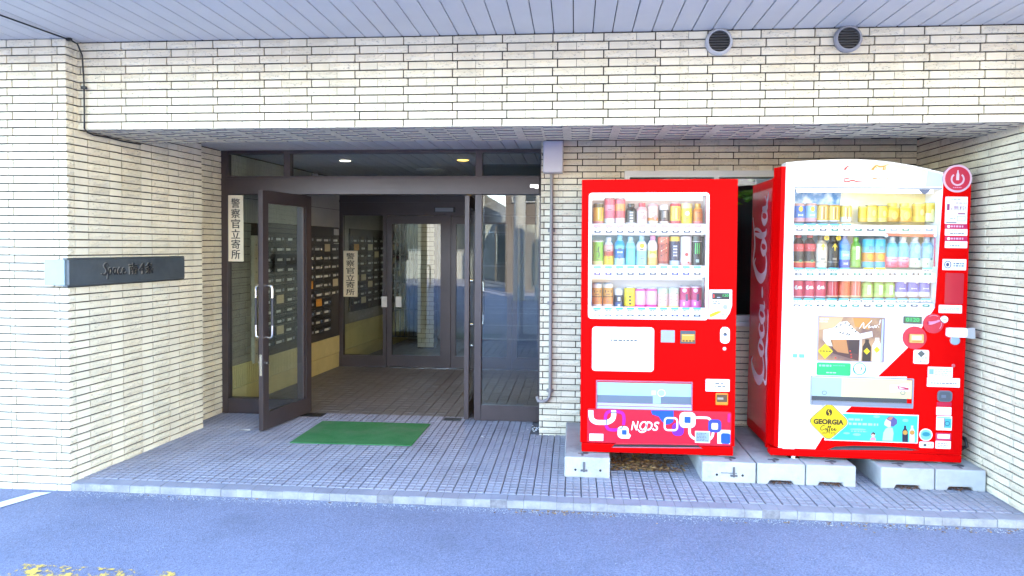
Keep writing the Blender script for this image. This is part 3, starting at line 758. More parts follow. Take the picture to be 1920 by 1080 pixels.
for x in (-2.31, -2.14):
    mb = MB(); mb.box(x - .035, x + .035, IY - .046 if x < -2.28 else IY - .010, IY - .043 if x < -2.28 else IY - .006, .74, .87, M_CARD); mb.build('paper_slip', scr)
mb = MB(); mb.box(-2.88, -.31, IY - .06, IY + .02, .0008, .004, M_CHROME); mb.build('threshold', scr)

# corridor behind the screen
mb = MB(); mb.prism(rect(2.45, 6.3, -.02, 2.33), -.18, -.012, mat('corridor_wall', (.30, .28, .24), rough=.6, var=.1, vscale=3), fr)
mb.prism(rect(2.45, 6.3, 0.0, .174), -.012, 0, M_DADO, fr); cw_ = mb.build('corridor_wall', label='corridor wall with letterboxes behind the inner glass screen', cat='wall')
p = ribbed(2.48, 5.4, .18, .50, M_DADO); p.build('ribbed_tiles', cw_, kind='stuff')
letterboxes(LA, LU, LN, 2.75, 8, .24, .72, 1.62, 9, 'second bank of letterboxes seen through the inner glass screen', seed=9)
mb = MB(); mb.box(-3.0, -.3, 11.0, 11.1, -.02, 2.33, mat('grey_end_wall', (.16, .155, .15), rough=.7, var=.15, vscale=2)); mb.build('corridor_end_wall', label='dark end wall of the corridor far behind the glass', cat='wall')
mb = MB(); mb.box(-2.26, -2.02, 10.0, 10.25, 0, 2.32, M_MORTAR)
bp_ = mb.build('corridor_brick_pier', label='pale brick pier standing in the corridor behind the inner glass door', cat='pier')
mb = MB()
for r in range(34):
    for k in range(-1, 3):
        a_ = -2.26 + k * .12 + (.06 if r % 2 else 0); b_ = min(a_ + .115, -2.02); a_ = max(a_, -2.26)
        if b_ - a_ > .02: mb.box(a_, b_, 9.99, 10.0, .02 + r * .067, .02 + r * .067 + .061, M_SMOOTH)
mb.build('pier_bricks', bp_, kind='stuff')
gr_ = thing('metal_grille', 'dark metal grille of upright bars in the corridor behind the inner glass door', 'grille', (-2.45, 10.05, 0))
for k in range(7):
    mb = MB(); mb.box(-2.68 + k * .068, -2.662 + k * .068, 10.04, 10.06, .15, 1.95, M_BLACK); mb.build('bar', gr_)
for z in (.15, .55, .95, 1.35, 1.95):
    mb = MB(); mb.box(-2.70, -2.25, 10.061, 10.075, z, z + .022, M_BLACK); mb.build('rail', gr_)
mb = MB(); mb.box(-3.1, -.3, 8.37, 12.5, 2.32, 2.40, M_PLANK); mb.build('corridor_ceiling', kind='structure', own_origin=False)

# ceiling downlights (lit in the photograph)
def downlight(x, y, z, c, power, label, rad=.055):
    M_ = mat('lamp_%d' % int(c[2] * 100), (.8, .8, .8), emit=c, estr=.25)
    m_ = MB(); m_.lathe([(rad + .012, z), (rad + .012, z - .006), (rad, z - .008)], (x, y, 0), 20, M_WHITE)
    t_ = m_.build('downlight', label=label, cat='ceiling light')
    q = MB(); q.lathe([(rad, z - .0085), (rad * .9, z - .012)], (x, y, 0), 20, M_); q.build('lens', t_)
    l = bpy.data.lights.new('downlight_lamp', 'SPOT'); l.energy = power; l.color = c; l.shadow_soft_size = .05; l.spot_size = radians(150); l.spot_blend = .5
    o = bpy.data.objects.new('downlight_lamp', l); col.objects.link(o); o.location = (x, y, z - .03)
downlight(-2.207, 6.595, 2.316, (1, .90, .72), 0.15, 'white ceiling downlight in the lobby, above the swung-out door')
downlight(-1.058, 6.588, 2.316, (1, .60, .10), 3.2, 'yellow ceiling downlight in the lobby, right of the white one')
downlight(-1.62, 9.4, 2.318, (1, .90, .72), 0.9, 'small ceiling downlight in the corridor behind the inner screen')
mb = MB(); mb.lathe([(.16, 2.318), (.16, 2.308), (.13, 2.303), (.10, 2.308), (.06, 2.303)], (-1.55, 7.5, 0), 20, M_PLANK); mb.build('ceiling_vent', label='round ceiling diffuser between the two lobby downlights', cat='vent')
mb = MB(); mb.box(-1.0, -.31, 7.0, 7.5, 2.12, 2.317, M_DGREY); mb.build('ceiling_box', label='dark boxed duct under the lobby ceiling at the right', cat='duct')

# ------------------------------------------------------------------ vending machines
class Fr:
    """machine frame: local x right, y back, z up; px() turns photograph pixels on the front plane into local (x,z)"""
    def __init__(s, O, tilt): s.O = Vector(O); s.t = tilt
    def px(s, x, y, dy=0.0):
        p = at_y(x, y, s.O.y + dy) - s.O
        return (p.x * cos(s.t) - p.z * sin(s.t), p.x * sin(s.t) + p.z * cos(s.t))
    def poly(s, P, dy=0.0): return [s.px(x, y, dy) for x, y in P]
    def rect(s, x0, y0, x1, y1, dy=0.0):
        a = s.px(x0, (y0 + y1) / 2, dy)[0]; b = s.px(x1, (y0 + y1) / 2, dy)[0]
        c = s.px((x0 + x1) / 2, y1, dy)[1]; d = s.px((x0 + x1) / 2, y0, dy)[1]
        return a, b, c, d
PRINT_INK = mat('grey_print', (.07, .075, .08), rough=.5); WHITE_P = mat('white_sticker', (.66, .66, .66), rough=.4)
def lines(mb, x0, x1, z0, z1, n, d, m, seed=0, fill=.5, ragged=True):
    """rows of unreadable small print, broken into word-like dashes"""
    r = random.Random(seed); h = (z1 - z0) / n
    for i in range(n):
        z = z1 - (i + .5) * h; x = x0; e = x1 - (r.uniform(0, .35) * (x1 - x0) if ragged else 0)
        while x < e:
            w_ = r.uniform(.5, 1.8) * h; 
            mb.flat(rect(x, min(x + w_, e), z - h * fill / 2, z + h * fill / 2), d, m); x += w_ + h * .35
DR = {}   # drinks
def drink(fr, cx_, base, top, dy, kind, cols, label, wpx, group):
    """cols: list of (fraction up to, material); a can or bottle standing on its shelf"""
    x, z0 = fr.px(cx_, base, dy); z1 = fr.px(cx_, top, dy)[1]; h = z1 - z0; r = wpx * 1.07 / 2 / F * (fr.O.y + dy)
    if kind == 'can': P = [(0, .88), (.03, 1), (.92, 1), (.97, .86), (1, .84)]
    elif kind == 'bottle': P = [(0, .9), (.03, 1), (.30, 1), (.33, .95), (.55, .95), (.58, 1), (.68, .98), (.78, .72), (.86, .42), (.875, .42), (.88, .5), (1, .5)]
    elif kind == 'alu': P = [(0, .92), (.03, 1), (.62, 1), (.72, .86), (.80, .6), (.83, .58), (.84, .64), (1, .62)]
    elif kind == 'slim': P = [(0, .9), (.02, 1), (.95, 1), (.98, .85), (1, .82)]
    def rad(t):
        for (a, ra), (b, rb) in zip(P, P[1:]):
            if a <= t <= b: return ra + (rb - ra) * (t - a) / (b - a or 1)
        return P[-1][1]
    ts = sorted(set([p[0] for p in P] + [c[0] for c in cols if c[0] < 1])); prof = []; mats = []
    for a, b in zip(ts, ts[1:]):
        mats.append(M_LIDM if kind in ('can', 'slim') and (a + b) / 2 > .955 else next(m for f_, m in cols if (a + b) / 2 <= f_ + 1e-6))
    prof = [(rad(t) * r, t * h) for t in ts]
    mb = MB(); mb.lathe(prof, (0, 0, 0), 14, mats)
    Rt = Matrix.Rotation(fr.t, 4, 'Y'); wp = Rt @ Vector((x, dy, z0)) + fr.O
    me = mb.mesh('drink'); nm = 'drink_can' if kind in ('can', 'slim') else 'drink_bottle'
    o = bpy.data.objects.new(nm, me); col.objects.link(o); o.location = wp; o.rotation_euler = (0, fr.t, 0)
    BASE[o.name] = (0, 0, 0)
    tag(o, label, 'drink can' if nm == 'drink_can' else 'drink bottle', group)
    return o, x, z0, r, h
def badge(o, shapes):
    """a printed mark on the front of a drink, curved round the can"""
    mb = MB()
    for poly, r, m in shapes:
        # poly in (x,z) relative to the axis, wrapped on radius r
        V = []
        for x, z in poly:
            x = max(-r * .95, min(r * .95, x)); V.append((x, -sqrt(max(r * r - x * x, 0)) - .0008, z))
        n_ = len(V); cx_ = sum(p[0] for p in poly) / n_; cz = sum(p[1] for p in poly) / n_
        V.append((cx_, -sqrt(max(r * r - cx_ * cx_, 0)) - .0010, cz))
        mb.add(V, [(i, (i + 1) % n_, n_) for i in range(n_)], m)
    mb.build('printed_label', o)
ORD = ['first', 'second', 'third', 'fourth', 'fifth', 'sixth', 'seventh', 'eighth', 'ninth', 'tenth', 'eleventh', 'twelfth']

def housing(mb, hx0, hx1, hz0, hz1, x0, x1, z0, ztop, d0, d1, m, topcurve=None):
    """front door: a slab with one opening, butted end to end; y from d0 to d1 (behind the front plane)"""
    mb.box(x0, x1, d0, d1, z0, hz0, m); mb.box(x0, hx0, d0, d1, hz0, hz1, m); mb.box(hx1, x1, d0, d1, hz0, hz1, m)
    if topcurve: mb.prism([(x0, hz1), (x1, hz1)] + topcurve, -d1, -d0, m)
    else: mb.box(x0, x1, d0, d1, hz1, ztop, m)

# ====================== all-red machine =======================
TL = radians(-0.2)
L = Fr((0.058, 4.60, 0.142), TL)
ml = thing('vending_machine', 'plain red drinks vending machine with three lit shelves and red squared front', 'vending machine', L.O, (0, TL, 0), local=True)
Wl, Hl = 0.986, 1.79
mb = MB(); mb.box(.012, Wl - .012, .225, .70, .02, Hl - .02, M_RED); mb.box(.012, .03, .10, .2249, .02, Hl - .02, M_RED); mb.box(Wl - .03, Wl - .012, .10, .2249, .02, Hl - .02, M_RED); mb.box(.0301, Wl - .0301, .10, .2249, Hl - .04, Hl - .02, M_RED); mb.build('cabinet', ml)
hx0, hx1, hz0, hz1 = L.rect(1105, 363, 1327, 597)
mb = MB(); housing(mb, hx0, hx1, hz0, hz1, 0, Wl, .062, Hl, 0, .098, M_RED); mb.build('door', ml)
mb = MB(); mb.box(-.004, -.0005, .0, .098, .062, Hl, M_RED); mb.box(Wl + .0005, Wl + .004, .0, .098, .062, Hl, M_RED); mb.build('edge_trim', ml)
mb = MB(); mb.box(.004, Wl - .004, -.004, .06, 0, .058, M_RED); mb.build('kick_plate', ml, bevel=.006)
# rounded white surround of the display
def ring(mb, x0, x1, z0, z1, r, w_, d0, d1, m):
    a = rrect(x0, x1, z0, z1, r); b = rrect(x0 + w_, x1 - w_, z0 + w_, z1 - w_, max(r - w_, .004)); N = len(a)
    V = [(p[0], -d1, p[1]) for p in a] + [(p[0], -d1, p[1]) for p in b] + [(p[0], -d0, p[1]) for p in a] + [(p[0], -d0, p[1]) for p in b]
    fs = []
    for i in range(N):
        j = (i + 1) % N
        fs += [(i, j, N + j, N + i), (2 * N + i, 2 * N + j, j, i), (N + i, N + j, 3 * N + j, 3 * N + i)]
    mb.add(V, fs, m)
mb = MB(); ring(mb, hx0 - .006, hx1 + .006, hz0 - .006, hz1 + .006, .022, .020, -.002, .006, M_WHITE); mb.build('display_frame', ml)
# lit case
M_LIT = mat('lit_display_white', (.8, .8, .8), rough=.5, emit=(.93, .97, 1.0), estr=0.025)
M_TUBE = mat('display_light_tube', (.8, .8, .8), emit=(.95, .98, 1), estr=0.30)
mb = MB(); y0, y1 = .099, .20
mb.box(hx0 - .01, hx1 + .01, y1, y1 + .01, hz0 - .01, hz1 + .01, M_LIT); mb.box(hx0 - .01, hx0 - .001, .099, y1, hz0 - .01, hz1 + .01, M_WHITE); mb.box(hx1 + .001, hx1 + .01, .099, y1, hz0 - .01, hz1 + .01, M_WHITE)
mb.box(hx0, hx1, .099, y1, hz0 - .01, hz0 - .001, M_WHITE); mb.box(hx0, hx1, .099, y1, hz1 + .001, hz1 + .01, M_WHITE)
mb.build('display_case', ml)
mb = MB(); mb.tube([(hx0 + .03, .05, hz1 - .012), (hx1 - .03, .05, hz1 - .012)], .009, M_TUBE); mb.build('light_tube', ml)
mb = MB(); mb.box(hx0 + .001, hx1 - .001, .002, .006, hz0 + .001, hz1 - .001, M_CLEAR); mb.build('display_pane', ml)

M_TAGP = paint((250, 150, 185)); M_TAGC = paint((70, 190, 225)); M_BTN = paint((75, 78, 95)); M_BTNB = paint((70, 70, 150)); M_BTNG = paint((30, 135, 120))
def shelf(fr, root, xs, ztag, zbtn, ztop, zbot, tagm, hx0, hx1, btns, tagw=.05, dy=.03):
    """sloped front ledge of a shelf with a price tag and a selector button per column"""
    yb = dy
    a = fr.px(1200, ztop, yb)[1]; b = fr.px(1200, zbot, yb)[1]
    mb = MB(); mb.box(hx0 + .004, hx1 - .004, yb, .198, b, a, M_LIT if False else M_WHITE); mb.build('shelf', root)
    for i, x in enumerate(xs):
        X, Z = fr.px(x, ztag, yb)
        if tagm:
            t = MB(); tm = tagm[i % len(tagm)] if isinstance(tagm, list) else tagm
            if tm:
                t.prism(rrect(X - tagw / 2, X + tagw / 2, Z - .012, Z + .012, .008, 3), -yb, -yb + .0025, WHITE_P); t.prism(rrect(X - tagw / 2, X + tagw / 2, Z, Z + .0125, .007, 3), -yb + .0026, -yb + .0032, tm)
                lines(t, X - tagw * .34, X + tagw * .4, Z - .011, Z - .001, 1, -yb + .0034, PRINT_INK, i, .55)
                t.build('price_tag', root)
        X, Z = fr.px(x, zbtn, yb)
        t = MB(); bm_ = btns[i % len(btns)]
        t.prism(rrect(X - .026, X + .026, Z - .011, Z + .011, .010, 3), -yb, -yb + .003, WHITE_P)
        t.prism(rrect(X - .022, X + .022, Z - .008, Z + .008, .0075, 3), -yb + .003, -yb + .007, bm_); t.prism(rect(X - .010, X + .010, Z - .001, Z + .003), -yb + .007, -yb + .0075, WHITE_P)
        t.build('selector_button', root)
xs = [1120.5 + 21.4 * i for i in range(10)]
shelf(L, ml, [1120.5 + 20.9 * i for i in range(10)], 425.5, 434.5, 419.5, 439.5, M_TAGP, hx0, hx1, [M_BTN])
shelf(L, ml, [1120 + 20.8 * i for i in range(10)], 502.5, 513.5, 497.5, 519.5, M_TAGC, hx0, hx1, [M_BTNB, M_BTNB, M_BTN, M_BTN, M_BTN, M_BTN, M_BTN])
shelf(L, ml, [1119.5 + 20.8 * i for i in range(10)], 580.5, 592, 576, 596.5, M_TAGC, hx0, hx1, [M_BTNB, M_BTNB, M_BTN, M_BTN, M_BTN, M_BTN, M_BTN])
def C(c): return mat('ink_%d_%d_%d' % c, tuple(v * 0.55 for v in lin(c)), rough=.35)
M_LIDM = mat('can_lid_metal', (.30, .30, .31), rough=.3, metal=.4)
Wp = C((222, 222, 222)); Kp = C((25, 25, 25)); 
R1 = [(1122, 381, 'can', [(.12, C((225, 150, 150))), (.78, C((240, 200, 60))), (1, C((95, 80, 40)))], 'yellow striped can with dark rim', 19),
      (1143, 371, 'slim', [(.2, Wp), (.5, C((240, 110, 135))), (.72, C((250, 150, 165))), (1, C((220, 90, 110)))], 'tall pink can with white base', 19),
      (1162.5, 372, 'slim', [(.22, C((245, 225, 230))), (.5, C((230, 105, 110))), (.78, C((250, 165, 90))), (1, C((230, 110, 130)))], 'tall pink and orange can', 18),
      (1183, 382, 'alu', [(.06, Wp), (.72, C((45, 48, 45))), (1, C((35, 35, 35)))], 'black bottle with white writing', 19),
      (1203.5, 381, 'alu', [(.62, C((250, 222, 218))), (.82, C((250, 190, 190))), (1, C((215, 60, 75)))], 'pale pink bottle with red cap', 19),
      (1224, 382, 'can', [(.14, Wp), (.3, C((240, 150, 60))), (.85, C((248, 222, 210))), (1, C((225, 170, 170)))], 'white can with orange band', 18),
      (1245, 384, 'can', [(.12, C((235, 220, 215))), (.22, C((95, 60, 65))), (.72, C((80, 66, 64))), (1, C((225, 215, 215)))], 'dark brown can with white top', 17),
      (1266, 381, 'can', [(.14, C((225, 90, 100))), (.84, C((250, 205, 70))), (1, C((225, 70, 75)))], 'golden can with red rim', 19),
      (1287, 380, 'slim', [(.72, C((252, 235, 60))), (1, C((248, 240, 170)))], 'bright yellow carton-like can', 20),
      (1308, 382, 'alu', [(.12, C((250, 140, 140))), (.72, C((245, 150, 60))), (1, C((250, 190, 70)))], 'orange bottle with yellow cap', 17)]
R2 = [(1121, 450, 'slim', [(.18, C((225, 240, 150))), (.92, C((120, 205, 20))), (1, C((235, 245, 240)))], 'bright green can', 19),
      (1141, 445, 'bottle', [(.34, C((250, 205, 40))), (.5, C((200, 70, 60))), (.74, C((240, 180, 175))), (1, C((230, 235, 240)))], 'peach bottle with yellow label', 18),
      (1161.5, 440, 'bottle', [(.24, C((190, 240, 240))), (.53, C((20, 120, 190))), (.64, C((120, 215, 230))), (.8, C((45, 175, 215))), (1, C((160, 225, 240)))], 'sports bottle with deep blue label', 19),
      (1182, 444, 'bottle', [(.6, C((120, 220, 240))), (.78, C((150, 228, 240))), (1, C((200, 240, 248)))], 'clear pale blue water bottle', 18),
      (1202.5, 442, 'bottle', [(.5, C((165, 230, 245))), (.8, C((250, 250, 245))), (1, C((170, 220, 240)))], 'white bottle with yellow flower', 19),
      (1223, 441, 'bottle', [(.26, C((250, 190, 110))), (.5, C((240, 225, 150))), (.82, C((250, 245, 240))), (1, C((240, 165, 200)))], 'white bottle with orange base', 18),
      (1243.5, 442, 'slim', [(.06, C((190, 185, 180))), (.14, C((150, 40, 30))), (.74, C((190, 80, 60))), (1, C((235, 115, 85)))], 'tall red-brown energy can', 20),
      (1264.5, 441, 'slim', [(.16, C((200, 215, 235))), (.8, C((50, 50, 85))), (1, C((240, 200, 60)))], 'tall navy can with yellow top', 18),
      (1285.5, 441, 'slim', [(.1, C((245, 190, 190))), (1, C((252, 240, 240)))], 'tall white can with red mark', 20),
      (1306, 441, 'slim', [(.78, C((28, 42, 45))), (.8, Wp), (1, C((90, 100, 90)))], 'tall black can with green stripes', 18)]
R3 = [(1119.5, 530, 'slim', [(.14, C((252, 225, 215))), (.42, C((242, 150, 70))), (.46, C((120, 70, 30))), (.8, C((225, 160, 70))), (1, C((252, 238, 220)))], 'orange gift can with brown band', 18),
      (1140, 530, 'slim', [(.14, C((252, 225, 215))), (.42, C((242, 150, 70))), (.46, C((120, 70, 30))), (.8, C((225, 160, 70))), (1, C((252, 238, 220)))], 'orange gift can with brown band', 18),
      (1160, 540.5, 'can', [(.28, C((70, 90, 140))), (.65, C((60, 60, 70))), (1, C((225, 225, 225)))], 'narrow black-and-white can', 15),
      (1180.5, 538, 'can', [(.08, C((200, 60, 60))), (.75, C((248, 215, 0))), (.96, C((250, 225, 40))), (1, C((60, 150, 60)))], 'yellow lemon can', 20),
      (1200.5, 540, 'can', [(.15, C((240, 60, 160))), (.85, C((252, 190, 215))), (1, C((245, 95, 175)))], 'pink can with white panel', 20),
      (1221, 540, 'can', [(.15, C((240, 60, 160))), (.85, C((252, 190, 215))), (1, C((245, 95, 175)))], 'pink can with white panel', 20),
      (1242, 539, 'can', [(.08, C((250, 225, 120))), (.7, C((250, 205, 200))), (1, C((205, 225, 200)))], 'pale striped soda can', 19),
      (1262.5, 539, 'can', [(.08, C((250, 225, 120))), (.7, C((250, 205, 200))), (1, C((205, 225, 200)))], 'pale striped soda can', 19),
      (1284, 535, 'slim', [(.35, C((235, 110, 190))), (.9, C((205, 30, 105))), (1, C((250, 215, 230)))], 'magenta and purple grape can', 20),
      (1304.5, 535, 'slim', [(.35, C((235, 110, 190))), (.9, C((205, 30, 105))), (1, C((250, 215, 230)))], 'magenta and purple grape can', 20)]
for R_, base, sh in ((R1, 419.5, 'top'), (R2, 497.5, 'middle'), (R3, 576, 'bottom')):
    for i, (x, top, kd, cols, desc, wpx) in enumerate(R_):
        d_, X, Z, r_, h_ = drink(L, x, base, top, .105, kd, cols, '%s, %s from left on %s shelf of the all-red machine' % (desc, ORD[i], sh), wpx, 'drinks in the all-red machine')
        rr = random.Random(i * 7 + len(sh)); bd = []
        if sh == 'middle' and i == 4: bd.append((ell(0, h_ * .66, .016, n=12), r_, C((245, 190, 30))))
        if sh == 'middle' and i == 9:
            for q in (-.012, 0, .012): bd.append((rect(q - .004, q + .002, h_ * .38, h_ * .74), r_, C((60, 215, 90))))
            bd.append((rect(-.01, .01, h_ * .1, h_ * .2), r_, C((200, 220, 210))))
        if sh == 'middle' and i == 8: bd += [(ell(0, h_ * .36, .012, n=10), r_, C((215, 80, 75))), (ell(.012, h_ * .1, .007, n=8), r_, C((215, 80, 75))), (rect(-.006, .006, h_ * .5, h_ * .85), r_, C((235, 190, 195)))]
        if sh == 'middle' and i == 7: bd += [(rect(-.012, .012, h_ * .3 + q * h_ * .1, h_ * .36 + q * h_ * .1), r_, C((215, 220, 240))) for q in range(4)]
        if sh == 'middle' and i == 6: bd += [([(-.02, h_ * (.3 + q * .16)), (.02, h_ * (.42 + q * .16)), (.02, h_ * (.46 + q * .16)), (-.02, h_ * (.34 + q * .16))], r_, C((250, 200, 160)) if q % 2 else C((60, 25, 20))) for q in range(4)]
        if sh == 'middle' and i == 0: bd += [(stroke([(.004, h_ * .3), (.010, h_ * .45), (.0, h_ * .6), (.006, h_ * .75)], .008, 3)[0] + stroke([(.004, h_ * .3), (.010, h_ * .45), (.0, h_ * .6), (.006, h_ * .75)], .008, 3)[1][::-1], r_, C((40, 110, 20)))]
        if sh == 'middle' and i == 2: bd += [(rect(-.018, .018, h_ * .40, h_ * .46), r_, C((210, 235, 250)))]
        if sh == 'middle' and i == 5: bd += [(rect(-.02, .02, h_ * .38, h_ * .5), r_, C((200, 190, 60))), (ell(.006, h_ * .9, .012, n=10), r_ * .7, C((240, 140, 200)))]
        if sh == 'top' and i == 3: bd += [(rect(-.011, .011, h_ * .08 + q * h_ * .14, h_ * .17 + q * h_ * .14), r_, Wp) for q in range(4)]
        if sh == 'top' and i in (0, 7): bd += [(rect(-.004, .004, h_ * .2, h_ * .75), r_, C((250, 240, 160))), (rect(.014, .022, h_ * .2, h_ * .75), r_, C((225, 160, 70)))]
        if sh == 'top' and i == 8: bd += [(ell(0, h_ * .48, .015, n=12), r_, C((250, 250, 235)))]
        if sh == 'top' and i in (4, 5): bd += [(ell(.012, h_ * .3, .011, .018, n=10), r_, C((240, 170, 165)))]
        if sh == 'top' and i == 6: bd += [(rect(-.008, .010, h_ * .3, h_ * .66), r_, C((190, 175, 165)))]
        if sh == 'bottom' and i < 2: bd += [(rect(-.022, .022, h_ * .6, h_ * .72), r_, C((90, 60, 40)))]
        if sh == 'bottom' and i in (4, 5): bd += [(ell(0, h_ * .72, .017, n=12), r_, C((255, 240, 248))), (ell(0, h_ * .34, .014, n=12), r_, C((255, 225, 240)))]
        if sh == 'bottom' and i in (6, 7): bd += [([(-.022, h_ * (.2 + q * .17)), (.02, h_ * (.36 + q * .17)), (.02, h_ * (.40 + q * .17)), (-.022, h_ * (.24 + q * .17))], r_, [C((90, 130, 90)), C((235, 130, 140))][q % 2]) for q in range(4)]
        if sh == 'bottom' and i in (8, 9): bd += [(ell(-.008, h_ * .78, .014, n=12), r_, C((250, 200, 225))), (rect(-.002, .014, h_ * .3, h_ * .62), r_, C((85, 55, 110))), (rect(-.018, -.006, h_ * .1, h_ * .26), r_, C((255, 230, 245)))]
        if sh == 'bottom' and i == 3: bd += [(rect(-.008, .008, h_ * .15 + q * h_ * .17, h_ * .24 + q * h_ * .17), r_, C((90, 80, 20))) for q in range(3)]
        if sh == 'bottom' and i == 2: bd += [(rect(-.009, .009, h_ * .35, h_ * .55), r_, C((220, 220, 225))), (rect(-.008, .008, h_ * .05, h_ * .18), r_, C((220, 235, 250)))]
        if len(bd) < 2 and not (sh == 'middle' and i in (3,)): bd += [(rect(-.013, .011, h_ * .52, h_ * .555), r_, C((120, 85, 80))), (rect(-.010, .013, h_ * .22, h_ * .25), r_, C((140, 110, 105))), (rect(-.012, .004, h_ * .30, h_ * .32), r_, C((150, 120, 110)))]
        if bd: badge(d_, bd)
# flat coloured cards between the bottles
mb = MB(); mb.prism(L.poly([(1311, 442), (1322, 444), (1318, 472), (1313, 497)], .15), -.15, -.148, C((70, 110, 130))); mb.build('shelf_card', ml)
mb = MB(); mb.flat(L.poly([(1108, 441), (1325, 443), (1325, 500), (1108, 499)], .197), -.1975, C((150, 218, 245))); mb.flat(L.poly([(1108, 376), (1325, 377), (1325, 423), (1108, 421)], .197), -.1975, C((250, 232, 226))); mb.flat(L.poly([(1108, 524), (1325, 526), (1325, 579), (1108, 577)], .197), -.1975, C((236, 238, 248))); mb.build('display_poster', ml)
mb = MB(); a, b, c, d = L.rect(1317, 364, 1323, 368, 0); mb.box(a, b, -.001, .001, c, d, M_DGREY); mb.build('lens_dot', ml)

def panel(fr, root, name, x0, y0, x1, y1, m, r=.004, d0=0.0, d1=.004):
    a, b, c, d = fr.rect(x0, y0, x1, y1); mb = MB(); mb.prism(rrect(a, b, c, d, r), d0, d1, m)
    return mb, (a, b, c, d)
# control panel with display and return lever
P_ = L.poly([(1330, 543), (1372, 543), (1372, 572), (1368, 586), (1360, 598), (1328, 598)])
mb = MB(); mb.prism(P_, 0, .012, M_WHITE); cp = mb.build('control_panel', ml, bevel=.003)
mb, (a, b, c, d) = panel(L, cp, 'lcd', 1334.5, 549, 1367, 561, M_BLACK, .002, .012, .0135)
put_text(mb, '120', b - .042, b - .006, c + .018, d - .008, .0138, mat('green_led', (.02, .3, .08), emit=(.1, .9, .3), estr=.05)); mb.flat(rect(a + .006, a + .014, c + .01, d - .01), .0138, mat('red_led', (.4, .02, .02), emit=(1, .1, .1), estr=.04)); lines(mb, a + .03, a + .07, c + .006, c + .018, 1, .0138, M_GREY, 2)
mb.build('price_display', cp)
mb = MB(); a, b = L.px(1358.5, 575); mb.lathe([(.030, .012), (.028, .022), (.016, .024), (.015, .0245)], (a, 0, b), 20, [M_CHROME, M_WHITE, M_GREY], axis='y'); mb.build('coin_slot', cp)
a, b = L.px(1329, 592); c, d = L.px(1351, 584)
mb = MB(); Ls, Rs = stroke([(a + .002, b, .016), (a + .02, b + .008, .020), (c - .02, d - .004, .016), (c, d, .006)]); mb.prism(Ls + Rs[::-1], .012, .024, C((245, 205, 10))); mb.build('return_lever', cp)
mb = MB(); a, b, c, d = L.rect(1336, 563, 1352, 571); lines(mb, a, b, c, d, 2, .0125, PRINT_INK, 4); a, b, c, d = L.rect(1352, 588, 1366, 596); lines(mb, a, b, c, d, 2, .0125, PRINT_INK, 5); mb.build('printed_text', cp)
# notice panel
mb, (a, b, c, d) = panel(L, ml, 'notice', 1110, 613, 1226, 696, M_WHITE, .022, 0, .008); np_ = mb.build('notice_panel', ml, bevel=.002)
mb = MB(); mb.prism(rect(a + .07, b - .065, c + .04, d - .06), .0082, .0092, mat('white_paper', (.70, .70, .70), rough=.6)); lines(mb, a + .12, b - .11, d - .095, d - .078, 1, .0098, PRINT_INK, 1, .6, False)
lines(mb, a + .085, b - .085, c + .085, d - .105, 7, .0098, mat('pale_print', (.25, .28, .30), rough=.6), 2, .35); lines(mb, b - .12, b - .085, c + .055, c + .066, 1, .0098, MATS['pale_print'], 3); mb.build('printed_paper', np_)
# bill validator blank, coin unit
mb, _ = panel(L, ml, 'plate', 1239, 619, 1265, 642, M_GREY, .004, 0, .006); mb.build('blank_plate', ml, bevel=.002)
mb, (a, b, c, d) = panel(L, ml, 'unit', 1275.5, 620, 1303.5, 644, M_DGREY, .003, 0, .008); q = mb.build('coin_unit', ml, bevel=.002)
mb = MB(); mb.prism(rect(a + .008, b - .006, c + .012, d - .022), .008, .013, C((250, 175, 60)))
for k in range(4): mb.flat(rect(a + .012 + k * .021, a + .026 + k * .021, c + .014, c + .024), .0136, C((120, 80, 30)))
mb.flat(rect(a + .012, b - .012, c + .052, c + .056), .0136, C((250, 225, 150))); mb.build('coin_door', q)
# lock
mb, (a, b, c, d) = panel(L, ml, 'lock', 1350, 613, 1368, 644, M_WHITE, .025, 0, .008); q = mb.build('lock_plate', ml, bevel=.003)
mb = MB(); mb.lathe([(.018, .008), (.017, .014), (.010, .015), (.0095, .010)], ((a + b) / 2, 0, (c + d) / 2 + .012), 16, [M_CHROME, M_CHROME, M_DGREY], axis='y'); mb.build('keyhole', q)
a, b = L.px(1358, 653.5); mb = MB(); mb.lathe([(.013, 0), (.012, .007), (.006, .008), (.0055, .006)], (a, 0, b), 14, [M_CHROME, C((250, 190, 190)), M_CHROME], axis='y'); mb.build('key_switch', ml)
# sticker, coin return
mb, (a, b, c, d) = panel(L, ml, 'sticker', 1323, 711, 1368, 734, WHITE_P, .004, 0, .0015); lines(mb, a + .06, b - .02, c + .025, d - .02, 2, .002, PRINT_INK, 6); mb.build('sticker', ml)
mb, (a, b, c, d) = panel(L, ml, 'return', 1341.5, 737, 1364.5, 759, C((245, 160, 40)), .005, 0, .010); q = mb.build('coin_return', ml, bevel=.003)
mb = MB(); mb.prism(rrect(a + .006, b - .006, c + .02, d - .008, .004), .010, .011, C((110, 80, 50))); mb.flat(rect(a + .01, b - .03, c + .036, c + .05), .0114, C((190, 175, 160))); mb.build('coin_cup', q)
